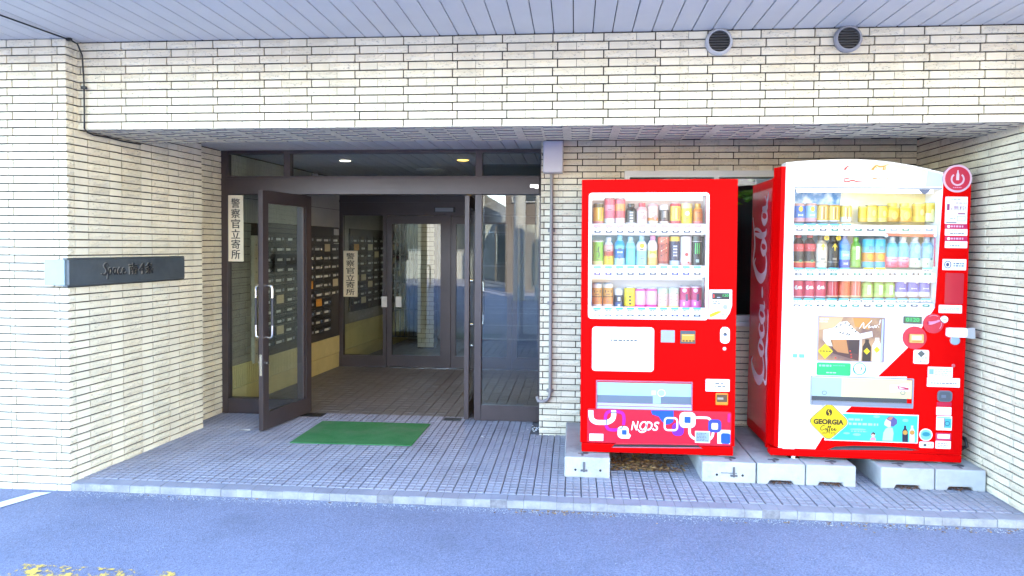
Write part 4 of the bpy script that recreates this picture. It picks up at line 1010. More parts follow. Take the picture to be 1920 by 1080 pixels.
# delivery flap
a, b, c, d = L.rect(1117.5, 714, 1298, 768)
mb = MB(); ring(mb, a, b, c, d, .004, .007, 0, .010, C((205, 120, 150))); mb.build('flap_frame', ml)
M_FLAP = mat('aqua_flap_plastic', (.27, .40, .42), rough=.18, spec=.5); M_FLAPD = mat('flap_recess', (.10, .13, .17), rough=.4)
a2, b2, c2, d2 = L.rect(1120, 718, 1296, 742); mb = MB(); mb.prism(rect(a2, b2, c2, d2), 0, .006, M_FLAP)
lines(mb, a2 + .16, a2 + .27, c2 + .022, d2 - .03, 2, .0066, MATS['pale_print'], 7, .3); ring(mb, a2 + .155, a2 + .275, c2 + .016, d2 - .024, .003, .0015, .006, .0068, MATS['pale_print'])
x_, z_ = L.px(1240, 736); ring(mb, x_ - .026, x_ + .026, z_ - .026, z_ + .022, .024, .004, .006, .0068, WHITE_P); mb.flat(rect(x_ - .065, x_ - .035, z_ - .016, z_ + .014), .0066, C((225, 240, 245)))
fl = mb.build('delivery_flap', ml)
a3, b3, c3, d3 = L.rect(1120, 742, 1296, 756); mb = MB(); mb.prism(rect(a3, b3, c3, d3), 0, .003, M_FLAPD); mb.prism(rect(a3 + .36, a3 + .41, c3, d3), .003, .004, M_FLAP); mb.build('flap_slot', ml)
a3, b3, c3, d3 = L.rect(1120, 756.5, 1296, 766.5); mb = MB(); mb.prism(rect(a3, b3, c3, c3 + .014), 0, .012, mat('flap_lip', (.33, .40, .52), rough=.3)); mb.prism(rect(a3, b3, c3 + .018, d3), 0, .008, MATS['flap_lip']); mb.build('flap_lip', ml)
# printed band with squares and lettering
mb = MB(); MAG = C((222, 6, 55)); PUR = C((205, 10, 175)); BLU = C((15, 95, 240)); VIO = C((140, 40, 230)); WHT = WHITE_P; NAV = C((20, 60, 110))
a, b, c, d = L.rect(1101, 769, 1371, 833); mb.flat(rrect(a, b, c + .0, d, .012), .0012, MAG)
def S(P, w_, d, m, n=6):
    Ls, Rs = stroke([(*L.px(x, y), w_) for x, y in P], None, n); mb.strip(Ls, Rs, d, m)
def RR(x0, y0, x1, y1, r, d, m): a, b, c, d_ = L.rect(x0, y0, x1, y1); mb.flat(rrect(a, b, c, d_, r), d, m)
px_ = 1 / 283
S([(1137, 790), (1135, 783), (1138, 774), (1147, 771), (1160, 772), (1168, 776), (1170, 786), (1169, 797)], 6 * px_, .0018, PUR); S([(1136, 789), (1137, 799), (1142, 805), (1152, 806), (1160, 805)], 6 * px_, .0018, PUR)
S([(1108, 769), (1108, 778), (1110, 786), (1117, 791), (1128, 792), (1140, 791), (1148, 786), (1150.5, 779), (1150.5, 769)], 9 * px_, .0024, WHT)
S([(1145, 773.5), (1156, 773.5)], 1.6 * px_, .003, NAV, 2); S([(1137, 786), (1136.5, 796)], 1.6 * px_, .003, NAV, 2)
RR(1158, 799, 1179, 822, .026, .0024, WHT); mb.flat(L.poly([(1176, 800), (1179, 812), (1183, 816), (1180, 822), (1170, 822)]), .0022, WHT); RR(1166, 806, 1175, 815, .004, .003, BLU); S([(1159, 805), (1165, 803), (1168, 798)], 1.6 * px_, .003, NAV, 3)
mb.flat(L.poly([(1220, 769.5), (1263, 769.5), (1263, 784), (1258, 793), (1249, 796), (1241, 790), (1235, 781), (1223, 777)]), .0018, BLU)
RR(1260, 793, 1282, 817, .03, .0018, VIO); ax, bx, cx2, dx2 = L.rect(1244.5, 782, 1271.5, 808); ring(mb, ax, bx, cx2, dx2, .026, 3.2 * px_, .001, .0024, WHT)
mb.flat(L.poly([(1248, 786), (1263, 786), (1262, 791), (1256, 795), (1248, 796)]), .0021, BLU)
RR(1274, 772.5, 1304, 802, .03, .0024, WHT); RR(1283, 781, 1295, 793, .006, .003, BLU)
S([(1304, 783), (1318, 783), (1328, 784), (1333, 789)], 4.2 * px_, .0022, WHT); S([(1293, 801), (1293, 812), (1297, 819), (1305, 823), (1320, 824), (1331, 823), (1336, 816), (1337, 808)], 4.4 * px_, .0022, WHT)
RR(1328, 786.5, 1352, 810.5, .022, .0026, C((60, 80, 225))); RR(1334, 793, 1346, 805, .008, .0032, WHT)
RR(1345, 806, 1369, 832, .004, .0022, WHT); RR(1351.5, 812, 1369, 832, .014, .0028, BLU); RR(1364, 775, 1369.5, 792, .01, .0018, C((240, 0, 140)))
a, b, c, d = L.rect(1183, 790, 1236, 807); put_text(mb, 'N', a, a + (b - a) * .27, c, d, .0028, WHT, bold=.02, shear=.25); put_text(mb, 'D', a + (b - a) * .50, a + (b - a) * .76, c, d, .0028, WHT, bold=.02, shear=.25); put_text(mb, 'S', a + (b - a) * .76, b, c, d, .0028, WHT, bold=.02, shear=.25)
S([(1211, 791), (1204, 792), (1200, 799), (1203, 805), (1208, 804), (1212, 797), (1210, 791)], 2.6 * px_, .0028, WHT); S([(1196, 805), (1201, 810), (1208, 809), (1214, 805)], 2.4 * px_, .0028, WHT)
mb.build('printed_band', ml)
mb, (a, b, c, d) = panel(L, ml, 's', 1105, 813, 1131, 826, WHITE_P, .002, .0035, .0045); lines(mb, a + .012, b - .01, c + .008, d - .008, 3, .005, MATS['pale_print'], 8, .4); mb.build('sticker', ml)
mb, (a, b, c, d) = panel(L, ml, 's', 1303, 808, 1331, 830, WHITE_P, .002, .0035, .0045); mb.flat(rect(a + .005, b - .005, c + .006, d - .006), .005, C((165, 190, 205))); lines(mb, a + .01, b - .01, c + .01, d - .01, 6, .0055, MATS['grey_print'], 9, .4); mb.build('sticker', ml)
mb = MB(); mb.prism(L.poly([(1152, 833), (1308, 835), (1318, 841), (1146, 839)]), 0, .0042, M_BLACK); mb.prism(L.poly([(1156, 830.5), (1306, 832.5), (1306, 834), (1153, 832)]), .001, .006, C((230, 60, 80))); mb.prism(L.poly([(1150, 837), (1314, 838.5), (1316, 840), (1148, 838.6)]), .0043, .007, C((225, 120, 140))); mb.build('air_vent', ml)
for x in (.06, Wl - .06):
    mb = MB(); mb.lathe([(.018, -.008), (.018, 0), (.010, .0)], (x, .05, 0), 12, M_CHROME); mb.box(x - .035, x + .035, .02, .08, -.0075, -.003, M_CHROME); mb.build('foot', ml)

# ====================== white and red machine =======================
TR = radians(0.5)
R = Fr((1.272, 4.60, 0.160), TR)
mr = thing('vending_machine', 'tall white and red drinks vending machine with domed top and script lettering down its side', 'vending machine', R.O, (0, TR, 0), local=True)
xl = R.px(1466, 600)[0]; xr = R.px(1811, 600)[0]; Wr = xr
hx0, hx1, hz0, hz1 = R.rect(1487, 354, 1762, 577)
zb = R.px(1600, 845)[1]
top = [R.px(x, y) for x, y in ((1814, 332), (1790, 327), (1768, 323.5), (1740, 316.5), (1710, 310), (1670, 303.5), (1640, 300.5), (1605, 298.5), (1570, 298.5), (1535, 300), (1500, 302), (1481, 304.5))]
top[0] = (xr, top[0][1]); top[-1] = (xl, top[-1][1])
Hb = 1.79
mb = MB(); mb.prism(rect(.012, xr - .01, .03, Hb), -.66, -.232, M_RED); mb.prism(rect(.012, .03, .03, Hb), -.2319, -.10, M_RED); mb.prism(rect(xr - .03, xr - .01, .03, Hb), -.2319, -.10, M_RED); mb.prism(rect(.0301, xr - .0301, Hb - .02, Hb), -.2319, -.10, M_RED); mb.build('cabinet', mr)
# side lettering
SX = .012
def side_fr(): return (Vector((SX, 0, 0)), Vector((0, 0, 1)), Vector((0, 1, 0)), Vector((-1, 0, 0)))
sf = side_fr()
mb = MB(); M_SIDE = mat('crimson_side_panel', (0.50, .003, .02), rough=.22, spec=.5); M_LAV = mat('pale_lettering', (.66, .60, .66), rough=.3)
mb.box(SX - .002, SX - .0002, .135, .65, .10, Hb - .06, M_SIDE); mb.build('side_panel', mr)
def script(mb, fr, x0, y0, sx, sy, d, m, wk=1.0, m2=None):
    """flowing two-word script lettering drawn as pen strokes; the box is about 8.6 wide and 2.6 high"""
    def st(P, n=6):
        Ls, Rs = stroke([(x0 + p[0] * sx, y0 + p[1] * sy, p[2] * wk * sx) for p in P], None, n); mb.strip(Ls, Rs, d, m2 if m2 and P[0][0] > 4.4 else m, fr)
    for o in (0.0, 4.7):    # big C with its loop
        st([(o + 1.05, 2.05, .05), (o + .75, 2.25, .16), (o + .30, 1.75, .30), (o + .12, 1.0, .36), (o + .40, .35, .26), (o + .95, .22, .12), (o + 1.45, .55, .05)])
    st([(.40, .36, .05), (.2, -.15, .16), (.7, -.35, .20), (1.6, -.12, .20), (2.6, -.32, .16), (3.5, -.22, .05)])              # tail under the first word
    st([(5.1, 2.1, .05), (5.6, 2.45, .14), (6.3, 2.25, .18), (7.0, 2.4, .12), (7.7, 2.7, .04)])                               # ribbon over the second
    def o_(c): st([(c + .32, 1.08, .06), (c + .05, 1.12, .14), (c - .16, .72, .24), (c - .02, .32, .16), (c + .24, .36, .12), (c + .42, .78, .22), (c + .30, 1.08, .08)])
    def a_(c):
        o_(c); st([(c + .52, 1.10, .10), (c + .44, .70, .24), (c + .52, .34, .16), (c + .78, .42, .05)])
    def c_(c): st([(c + .40, 1.02, .12), (c + .10, 1.10, .12), (c - .12, .72, .24), (c + .06, .32, .18), (c + .48, .46, .05)])
    o_(1.55); c_(2.35); a_(3.05); st([(3.95, .72, .10), (4.2, .74, .18), (4.45, .78, .08)], 3)
    o_(6.15); st([(6.72, .6, .06), (7.05, 1.5, .12), (7.12, 2.25, .10), (6.92, 2.3, .10), (6.80, 1.3, .22), (6.86, .5, .2), (7.1, .36, .05)]); a_(7.55); st([(8.3, .42, .05), (8.6, .7, .04)], 3)
mb = MB(); script(mb, sf, .40, .205, .150, .155, .0035, M_LAV, 1.3)
Ls, Rs = stroke([(1.58, .30, .02), (1.66, .25, .035), (Hb - .08, .225, .012)]); mb.strip(Ls, Rs, .0035, M_LAV, sf); mb.build('lettering', mr)
mb = MB(); mb.box(.001, .011, .10, .128, .02, Hb + .0, M_RED); mb.build('side_moulding', mr)

# front door: bevelled left edge, dome
mb = MB(); housing(mb, hx0, hx1, hz0, hz1, xl, xr, zb, None, 0, .098, M_WHITE, topcurve=[(x, z) for x, z in top]); mb.build('door', mr)
mb = MB(); e0 = .004
V = []
for z in (.055, R.px(1475, 312)[1]): V += [(xl - .0008, .001, z), (xl - .0008, .098, z), (e0, .098, z), (e0 + .012, .060, z), (xl - .026, .006, z)]
mb.add(V, [(0, 1, 6, 5), (1, 2, 7, 6), (2, 3, 8, 7), (3, 4, 9, 8), (4, 0, 5, 9), (0, 4, 3, 2, 1), (5, 6, 7, 8, 9)], M_RED); mb.build('door_edge', mr)
mb = MB(); ax = R.px(1489, 600)[0]; mb.prism([R.px(1482, 305), R.px(1495, 303.5), R.px(1487, 362), R.px(1487, 640), R.px(1489, 843), R.px(1467, 843), R.px(1474, 362)], .0006, .004, M_WHITE); mb.build('white_edge_strip', mr)
mb = MB(); mb.box(0, xr + .002, -.006, .07, 0, zb - .002, M_RED); mb.build('kick_plate', mr, bevel=.006)
# header print
LG = mat('mint_header_print', (.42, .56, .50), rough=.3); LY = mat('cream_header_print', (.55, .53, .34), rough=.3); LC = mat('aqua_header_print', (.36, .53, .55), rough=.3)
hd = MB(); hd.flat([R.px(1497, 305)] + [R.px(x, y) for x, y in ((1535, 303), (1570, 301.5), (1605, 301.5), (1627, 302), (1627, 310), (1560, 313), (1497, 320))], .001, LG)
hd.flat([R.px(x, y) for x, y in ((1628, 302), (1670, 306.5), (1710, 313), (1738, 319), (1735, 330), (1628, 320))], .001, LY)
hd.flat([R.px(x, y) for x, y in ((1739, 319.5), (1767, 326), (1767, 350), (1735, 350))], .001, LC)
REDP = C((232, 60, 55)); YELP = C((245, 190, 60))
x0_, z0_ = R.px(1580, 343); x1_, z1_ = R.px(1676, 309)
k_ = (x1_ - x0_) / 8.6; script(hd, None, x0_, z0_ + .02, k_, (z1_ - z0_ - .02) / 2.6, .0016, REDP, 1.3, C((225, 160, 20))); 
hd.build('header_print', mr)
mb = MB(); a, b, c, d = R.rect(1534, 319, 1727, 334); mb.prism(rect(a, b, c, d), .002, .005, M_WHITE)
ring(mb, a, b, c, d, .001, .0015, .002, .0056, mat('pale_grey_line', (.5, .5, .5), rough=.5)); mb.build('header_plate', mr)
mb = MB(); a, b, c, d = R.rect(1490, 351, 1766, 354); mb.prism(rect(a, b, c, d), .0005, .004, M_GREY); mb.build('header_seam', mr)

# lit case, poster strip, shelves
mb = MB(); y1 = .21
mb.box(hx0 - .01, hx1 + .01, y1, y1 + .01, hz0 - .01, hz1 + .01, M_LIT); mb.box(hx0 - .01, hx0 - .001, .099, y1, hz0 - .01, hz1 + .01, M_WHITE); mb.box(hx1 + .001, hx1 + .01, .099, y1, hz0 - .01, hz1 + .01, M_WHITE)
mb.box(hx0, hx1, .099, y1, hz0 - .01, hz0 - .001, M_WHITE); mb.box(hx0, hx1, .099, y1, hz1 + .001, hz1 + .01, M_WHITE); mb.build('display_case', mr)
mb = MB(); mb.tube([(hx0 + .03, .05, hz1 - .012), (hx1 - .03, .05, hz1 - .012)], .009, M_TUBE); mb.build('light_tube', mr)
mb = MB(); mb.box(hx0 + .001, hx1 - .001, .002, .006, hz0 + .001, hz1 - .001, M_CLEAR); mb.build('display_pane', mr)
def poster_mat(name, c0, c1, sc_):
    m = bpy.data.materials.new(name); m.use_nodes = True; t = m.node_tree; b = t.nodes['Principled BSDF']; b.inputs['Roughness'].default_value = .4
    g = t.nodes.new('ShaderNodeNewGeometry'); n = t.nodes.new('ShaderNodeTexNoise'); n.inputs['Scale'].default_value = sc_; n.inputs['Detail'].default_value = 5
    t.links.new(g.outputs['Position'], n.inputs['Vector']); r = t.nodes.new('ShaderNodeValToRGB'); r.color_ramp.elements[0].position = .38; r.color_ramp.elements[1].position = .62
    r.color_ramp.elements[0].color = (*c0, 1); r.color_ramp.elements[1].color = (*c1, 1); t.links.new(n.outputs['Fac'], r.inputs['Fac']); t.links.new(r.outputs['Color'], b.inputs['Base Color']); MATS[name] = m; return m
M_ICE = poster_mat('icy_blue_poster', (.03, .18, .42), (.50, .62, .68), 16); M_YPO = poster_mat('pale_yellow_poster', (.62, .54, .25), (.68, .64, .48), 3)
mb = MB(); mb.flat(R.poly([(1489, 356), (1578, 356), (1575, 392), (1569, 424), (1482, 424)], .2), -.2045, M_ICE); mb.flat(R.poly([(1578.5, 356), (1764, 356), (1760, 405), (1756, 425), (1570, 425)], .2), -.2045, M_YPO); mb.flat(R.poly([(1482, 438), (1760, 441), (1757, 506), (1480, 503)], .2), -.2045, C((165, 215, 242))); mb.flat(R.poly([(1481, 521), (1757, 524), (1755, 564), (1480, 560)], .2), -.2045, C((205, 228, 240))); mb.build('display_poster', mr)
col12 = lambda x0, n=12, s_=22.1: [x0 + s_ * i for i in range(n)]
shelf(R, mr, col12(1498.5), 423, 431, 416.5, 436, [M_TAGC] * 5 + [None] * 7, hx0, hx1, [M_BTN, M_BTNG, M_BTN, M_BTNG, M_BTN, M_BTNG, M_BTN, M_BTNG, M_GREY, M_BTNG, M_GREY, M_GREY], tagw=.06)
shelf(R, mr, col12(1496.5, s_=22), 505.5, 514, 501.5, 519, [M_TAGC] * 5 + [None, MATS['paint_250_225_40_35'] if 'paint_250_225_40_35' in MATS else C((250, 225, 40)), C((250, 225, 40)), None, None, None, M_TAGC], hx0, hx1, [M_BTN, M_BTNG], tagw=.06)
shelf(R, mr, col12(1493.5, s_=22), 563, 573, 557, 577, M_TAGC, hx0, hx1, [M_BTN, M_BTNG, M_BTN, M_BTNG, M_BTNG, M_BTNG, M_BTN, M_BTNG, M_BTNG, M_BTNG, M_BTN, M_BTNG], tagw=.06)
YC = C((248, 205, 30)); YC2 = C((250, 225, 90)); YD = C((225, 165, 20))
Q1 = [(1497.5, 381, 'can', [(.22, C((230, 170, 180))), (.5, C((70, 130, 215))), (.85, C((60, 120, 210))), (1, C((220, 160, 140)))], 'blue coffee can with gold badge', 20),
      (1519.5, 381, 'can', [(.22, C((230, 170, 180))), (.5, C((150, 195, 235))), (.85, C((140, 190, 235))), (1, C((220, 160, 140)))], 'light blue coffee can with gold badge', 20),
      (1541, 383, 'can', [(.1, Wp), (.9, C((235, 190, 60))), (1, C((200, 150, 60)))], 'gold speckled coffee can', 20),
      (1562.5, 384, 'can', [(.1, Wp), (.9, C((245, 210, 80))), (1, C((210, 160, 60)))], 'lighter gold coffee can', 20),
      (1585, 385, 'can', [(.3, C((225, 235, 235))), (.9, C((240, 215, 90))), (1, C((230, 200, 120)))], 'white and yellow coffee can', 19),
      (1617, 386, 'slim', [(.25, C((240, 200, 80))), (.85, YC), (1, YC2)], 'narrow golden bottle', 15),
      (1632, 384, 'slim', [(.25, C((245, 225, 120))), (.85, YC2), (1, YC)], 'yellow soup can', 20),
      (1652, 385, 'slim', [(.25, C((245, 225, 120))), (.85, C((252, 232, 60))), (1, YC)], 'lemon yellow soup can', 19),
      (1672, 381, 'alu', [(.25, YD), (.72, YC), (1, YC2)], 'amber round-shouldered bottle', 23),
      (1694.5, 381, 'alu', [(.25, YD), (.72, YC), (1, YC2)], 'amber round-shouldered bottle', 23),
      (1721, 381, 'can', [(.3, C((252, 225, 70))), (.85, C((240, 190, 30))), (1, YC2)], 'deep yellow juice can', 20),
      (1741, 380, 'can', [(.45, C((252, 240, 170))), (.85, YC), (1, YC2)], 'yellow juice can with pale base', 20)]
G = (95, 170, 40)
Q2 = [(1495.5, 438, 'bottle', [(.15, C((225, 55, 45))), (.18, C((245, 190, 110))), (.48, C((42, 24, 20))), (.70, C((225, 60, 65))), (.88, C((55, 30, 25))), (1, C((215, 40, 50)))], 'cola bottle with red label', 20),
      (1517, 438, 'bottle', [(.15, C((225, 55, 45))), (.18, C((245, 190, 110))), (.48, C((42, 24, 20))), (.70, C((225, 60, 65))), (.88, C((55, 30, 25))), (1, C((215, 40, 50)))], 'cola bottle with red label', 20),
      (1538.5, 440, 'alu', [(.16, C((235, 225, 205))), (.18, C((120, 110, 90))), (.72, C((240, 228, 205))), (.82, C((200, 180, 150))), (1, C((90, 70, 50)))], 'cream latte bottle with yellow badge', 20),
      (1560.5, 440, 'alu', [(.16, C((45, 45, 48))), (.18, C((170, 170, 170))), (.72, C((38, 36, 34))), (1, C((30, 28, 26)))], 'black coffee bottle with yellow badge', 20),
      (1581.5, 439, 'bottle', [(.24, C((35, 85, 190))), (.5, C((120, 200, 240))), (.68, C((40, 150, 220))), (.85, C((100, 160, 225))), (1, C((110, 140, 200)))], 'blue sports bottle', 20),
      (1603, 445, 'bottle', [(.2, C((120, 190, 90))), (.7, C((110, 190, 60))), (.86, C((100, 180, 50))), (1, C((110, 200, 40)))], 'green tea bottle with white panel', 18),
      (1627, 446, 'slim', [(.2, C((60, 180, 220))), (.5, C((240, 145, 60))), (.95, C((60, 195, 220))), (1, C((235, 170, 150)))], 'aqua sports can with orange emblem', 20),
      (1647, 446, 'slim', [(.2, C((60, 180, 220))), (.5, C((240, 145, 60))), (.95, C((60, 195, 220))), (1, C((235, 170, 150)))], 'aqua sports can with orange emblem', 20),
      (1671, 444, 'bottle', [(.08, C((240, 90, 135))), (.2, C((240, 130, 165))), (.34, C((250, 195, 215))), (.8, C((115, 215, 230))), (1, C((240, 245, 245)))], 'pink labelled water bottle', 20),
      (1691.5, 444, 'bottle', [(.08, C((240, 90, 135))), (.2, C((240, 130, 165))), (.34, C((250, 195, 215))), (.8, C((115, 215, 230))), (1, C((240, 245, 245)))], 'pink labelled water bottle', 20),
      (1713.5, 444, 'bottle', [(.3, C((225, 240, 225))), (.8, C((140, 205, 240))), (1, C((235, 240, 245)))], 'clear water bottle with pale label', 21),
      (1736, 444, 'bottle', [(.3, C((225, 240, 225))), (.8, C((140, 205, 240))), (1, C((235, 240, 245)))], 'clear water bottle with pale label', 21)]
cola = [(.08, C((240, 190, 210))), (.3, C((205, 15, 70))), (.92, C((215, 18, 75))), (1, C((200, 190, 195)))]
redc = lambda c1, c2: [(.1, C((245, 200, 170))), (.9, C(c1)), (1, C(c2))]
tea = [(.2, C((190, 225, 130))), (.7, C((165, 215, 110))), (.86, C((190, 225, 150))), (1, C((235, 215, 180)))]
vio = [(.12, C((225, 205, 215))), (.3, C((245, 240, 245))), (.92, C((120, 115, 215))), (1, C((210, 210, 235)))]
Q3 = [(1494, 523, 'can', cola, 'crimson cola can with script mark', 21), (1515, 523, 'can', cola, 'crimson cola can with script mark', 21), (1536, 523, 'can', cola, 'crimson cola can with script mark', 21),
      (1559.5, 524, 'can', redc((215, 50, 65), (235, 210, 205)), 'red can with white lines', 19), (1581, 524, 'can', redc((225, 80, 55), (240, 160, 150)), 'orange-red can', 20), (1602.5, 524, 'can', redc((220, 85, 85), (235, 160, 170)), 'pinkish red can with white line', 18),
      (1625, 521, 'bottle', tea, 'small green tea bottle', 18), (1646.5, 521, 'bottle', tea, 'small green tea bottle', 18), (1666, 521, 'bottle', tea, 'small green tea bottle', 18),
      (1687, 524, 'can', vio, 'violet and white yoghurt drink can', 20), (1709, 524, 'can', vio, 'violet and white yoghurt drink can', 20), (1730.5, 524, 'can', vio, 'violet and white yoghurt drink can', 20)]
GOLD = C((240, 205, 40))
for Q_, base, sh in ((Q1, 416.5, 'top'), (Q2, 501.5, 'middle'), (Q3, 557, 'bottom')):
    for i, (x, tp, kd, cols, desc, wpx) in enumerate(Q_):
        d_, X, Z, r_, h_ = drink(R, x, base, tp, .105, kd, cols, '%s, %s from left on %s shelf of domed machine' % (desc, ORD[i], sh), wpx, 'drinks in the domed white and red machine')
        bd = []
        if sh == 'top' and i < 2: bd += [(ell(0, h_ * .68, .014, .018, n=10), r_, GOLD), (rect(-.016, .016, h_ * .3, h_ * .42), r_, C((225, 235, 250)))]
        if sh == 'top' and i in (2, 3, 4): bd += [(rect(-.004 + q * .012, .002 + q * .012, h_ * .15, h_ * .85), r_, [C((150, 95, 40)), C((250, 235, 190))][q % 2]) for q in (-1, 0, 1)]
        if sh == 'top' and i in (8, 9): bd += [(ell(0, h_ * .34, .020, .026, n=12), r_, C((250, 228, 110)))]
        if sh == 'top' and i in (6, 7, 10, 11): bd += [(ell(.006, h_ * .5, .012, .02, n=10), r_, C((250, 240, 150)))]
        if sh == 'middle' and i in (0, 1): bd += [(ell(.006, h_ * .2, .012, .009, n=8), r_, C((40, 150, 100))), (rect(-.018, .018, h_ * .55, h_ * .60), r_ * .97, C((250, 150, 160)))]
        if sh == 'middle' and i in (2, 3):
            bd += [([(0, h_ * .50), (.017, h_ * .62), (0, h_ * .74), (-.017, h_ * .62)], r_ * .98, C((250, 210, 20))), (rect(-.013, .013, h_ * .22, h_ * .30), r_, C((170, 165, 150)))]
            mb = MB(); mb.prism(ell(.022, h_ * .9, .016, n=14), .031, .033, C((250, 215, 10))); mb.flat(ell(.022, h_ * .9, .008, n=10), .0335, C((200, 160, 20))); mb.build('hanging_tag', d_)
        if sh == 'middle' and i == 4: bd += [(rect(-.02, .02, h_ * .33, h_ * .42), r_, C((200, 235, 250))), (rect(-.014, .014, h_ * .08, h_ * .16), r_, C((200, 220, 250)))]
        if sh == 'middle' and i == 5: bd += [(rect(-.009, .013, h_ * .26, h_ * .70), r_, C((240, 245, 235))), (rect(-.001, .004, h_ * .35, h_ * .6), r_, C((120, 130, 110)))]
        if sh == 'middle' and i in (6, 7): bd += [(ell(0, h_ * .36, .019, .02, n=12), r_, C((245, 190, 60))), (rect(-.012, .012, h_ * .6, h_ * .72), r_, C((30, 150, 200)))]
        if sh == 'middle' and i in (8, 9): bd += [(rect(-.017, .017, h_ * .06, h_ * .16), r_, C((225, 70, 125))), (rect(-.015, .015, h_ * .24, h_ * .28), r_, C((235, 110, 150)))]
        if sh == 'middle' and i in (10, 11): bd += [(ell(.014, h_ * .28, .009, n=10), r_, C((60, 170, 175))), (ell(-.010, h_ * .12, .005, n=8), r_, C((120, 160, 90))), (ell(0, h_ * .6, .018, .03, n=12), r_, C((170, 222, 240)))]
        if sh == 'bottom' and i < 3:
            L1, R1_ = stroke([(-.024, h_ * .5, .006), (-.016, h_ * .66, .010), (-.02, h_ * .46, .008), (-.008, h_ * .5, .008), (0, h_ * .6, .010), (.004, h_ * .48, .008), (.012, h_ * .62, .010), (.014, h_ * .48, .008), (.022, h_ * .55, .004)], None, 3)
            mbb = MB()
            VL = []
            for (p, q) in zip(L1, R1_):
                for (x_, z_) in (p, q): x_ = max(-r_ * .97, min(r_ * .97, x_)); VL.append((x_, -sqrt(r_ * r_ - x_ * x_) - .001, z_))
            mbb.add(VL, [(2 * k, 2 * k + 1, 2 * k + 3, 2 * k + 2) for k in range(len(L1) - 1)], Wp); mbb.build('printed_label', d_)
        if sh == 'bottom' and i in (3, 5): bd += [(rect(-.012, -.008, h_ * .1, h_ * .9), r_, C((250, 190, 190))), (rect(.010, .013, h_ * .1, h_ * .9), r_, C((250, 190, 190)))]
        if sh == 'bottom' and i in (6, 7, 8): bd += [(rect(-.009, .012, h_ * .15, h_ * .62), r_, C((240, 245, 230))), (rect(.0, .004, h_ * .25, h_ * .5), r_, C((130, 150, 110)))]
        if sh == 'bottom' and i > 8: bd += [(rect(-.018, .016, h_ * .46, h_ * .54), r_, C((240, 240, 250))), (ell(.016, h_ * .86, .011, n=10), r_, C((250, 245, 240))), (rect(-.02, .02, h_ * .14, h_ * .24), r_, C((250, 235, 235)))]
        if bd: badge(d_, bd)
mb = MB(); mb.prism(R.poly([(1661, 437), (1756, 439), (1756, 445), (1661, 442.5)], .03), -.03, -.027, C((235, 110, 75)))
for x in (1661, 1753): a, b = R.px(x, 442, .03); mb.prism(ell(a, b, .010, n=12), -.0265, -.024, WHITE_P)
mb.prism(R.poly([(1752, 446), (1754, 446), (1753, 500), (1750, 500)], .03), -.03, -.027, C((220, 60, 120))); mb.prism(R.poly([(1660, 480), (1662, 480), (1661, 502), (1659.5, 502)], .03), -.03, -.027, C((220, 60, 120)))
mb.build('shelf_banner', mr)
mb = MB(); mb.flat(R.poly([(1744, 526), (1756, 524), (1752, 550), (1744, 549)], .1), -.1, C((70, 195, 225))); mb.flat(R.poly([(1756, 440), (1766, 436), (1757, 520), (1755, 520)], .06), -.06, C((110, 165, 220))); mb.build('shelf_card', mr)
a, b = R.px(1735, 355); mb = MB(); mb.prism([(a - .04, b), (a + .03, b), (a + .02, b - .02), (a - .005, b - .032), (a - .03, b - .018)], .0005, .003, C((85, 105, 140))); mb.build('lens_cover', mr)

# red panels on the white door (proud of it by 3 mm)
mb = MB()
RP = R.poly([(1768.5, 323.6), (1790, 327), (1812, 332)]) + [(xr, R.px(1812, 334)[1]), (xr, zb)]
strip_l = R.poly([(1802, 845), (1755, 845), (1752, 560), (1767.5, 356)])
mb.prism([R.px(1768.5, 324), (xr + .001, top[0][1] - .002), (xr + .001, zb + .0005)] + R.poly([(1700, 849), (1700, 654), (1716, 636), (1733, 606), (1753, 577), (1768.0, 356)]), .0004, .003, M_RED); mb.box(xr + .0005, xr + .003, .0, .098, zb + .001, top[0][1] - .003, M_RED)
mb.prism(R.poly([(1700, 654), (1700, 706), (1646, 706)]), .0004, .003, M_RED)
mb.build('red_panel', mr)
mb = MB(); mb.prism(R.poly([(1700, 762.5), (1700, 849), (1526, 846), (1541, 822), (1582, 775), (1597, 761.5)]), .0004, .003, M_RED); mb.prism(R.poly([(1700, 706), (1700, 762), (1712.5, 762), (1712.5, 706)]), .0032, .004, M_RED); mb.build('red_panel', mr)
# power-mark roundel
a, b = R.px(1794, 335); rr_ = 24.5 / F * 4.6; MG = C((225, 10, 65))
mb = MB(); mb.prism(ell(a, b, rr_, n=36), -.012, .008, C((250, 205, 220))); mb.prism(ell(a, b, rr_ * .86, n=36), .008, .0095, MG)
Ls, Rs = stroke([(a + rr_ * .42 * cos(radians(t)), b - rr_ * .05 + rr_ * .42 * sin(radians(t)), rr_ * .12) for t in range(130, 411, 20)], None, 3); mb.strip(Ls, Rs, .0105, C((250, 205, 220)))
mb.flat([(a - rr_ * .10, b - rr_ * .12), (a + rr_ * .10, b - rr_ * .12), (a + rr_ * .10, b + rr_ * .28), (a + rr_ * .045, b + rr_ * .48), (a + rr_ * .04, b + rr_ * .60), (a - rr_ * .04, b + rr_ * .60), (a - rr_ * .045, b + rr_ * .48), (a - rr_ * .10, b + rr_ * .28)], .0108, C((252, 225, 235)))
lines(mb, a - rr_ * .3, a + rr_ * .3, b - rr_ * .70, b - rr_ * .60, 1, .0105, C((250, 160, 190)), 3, .7, False); mb.build('roundel', mr)
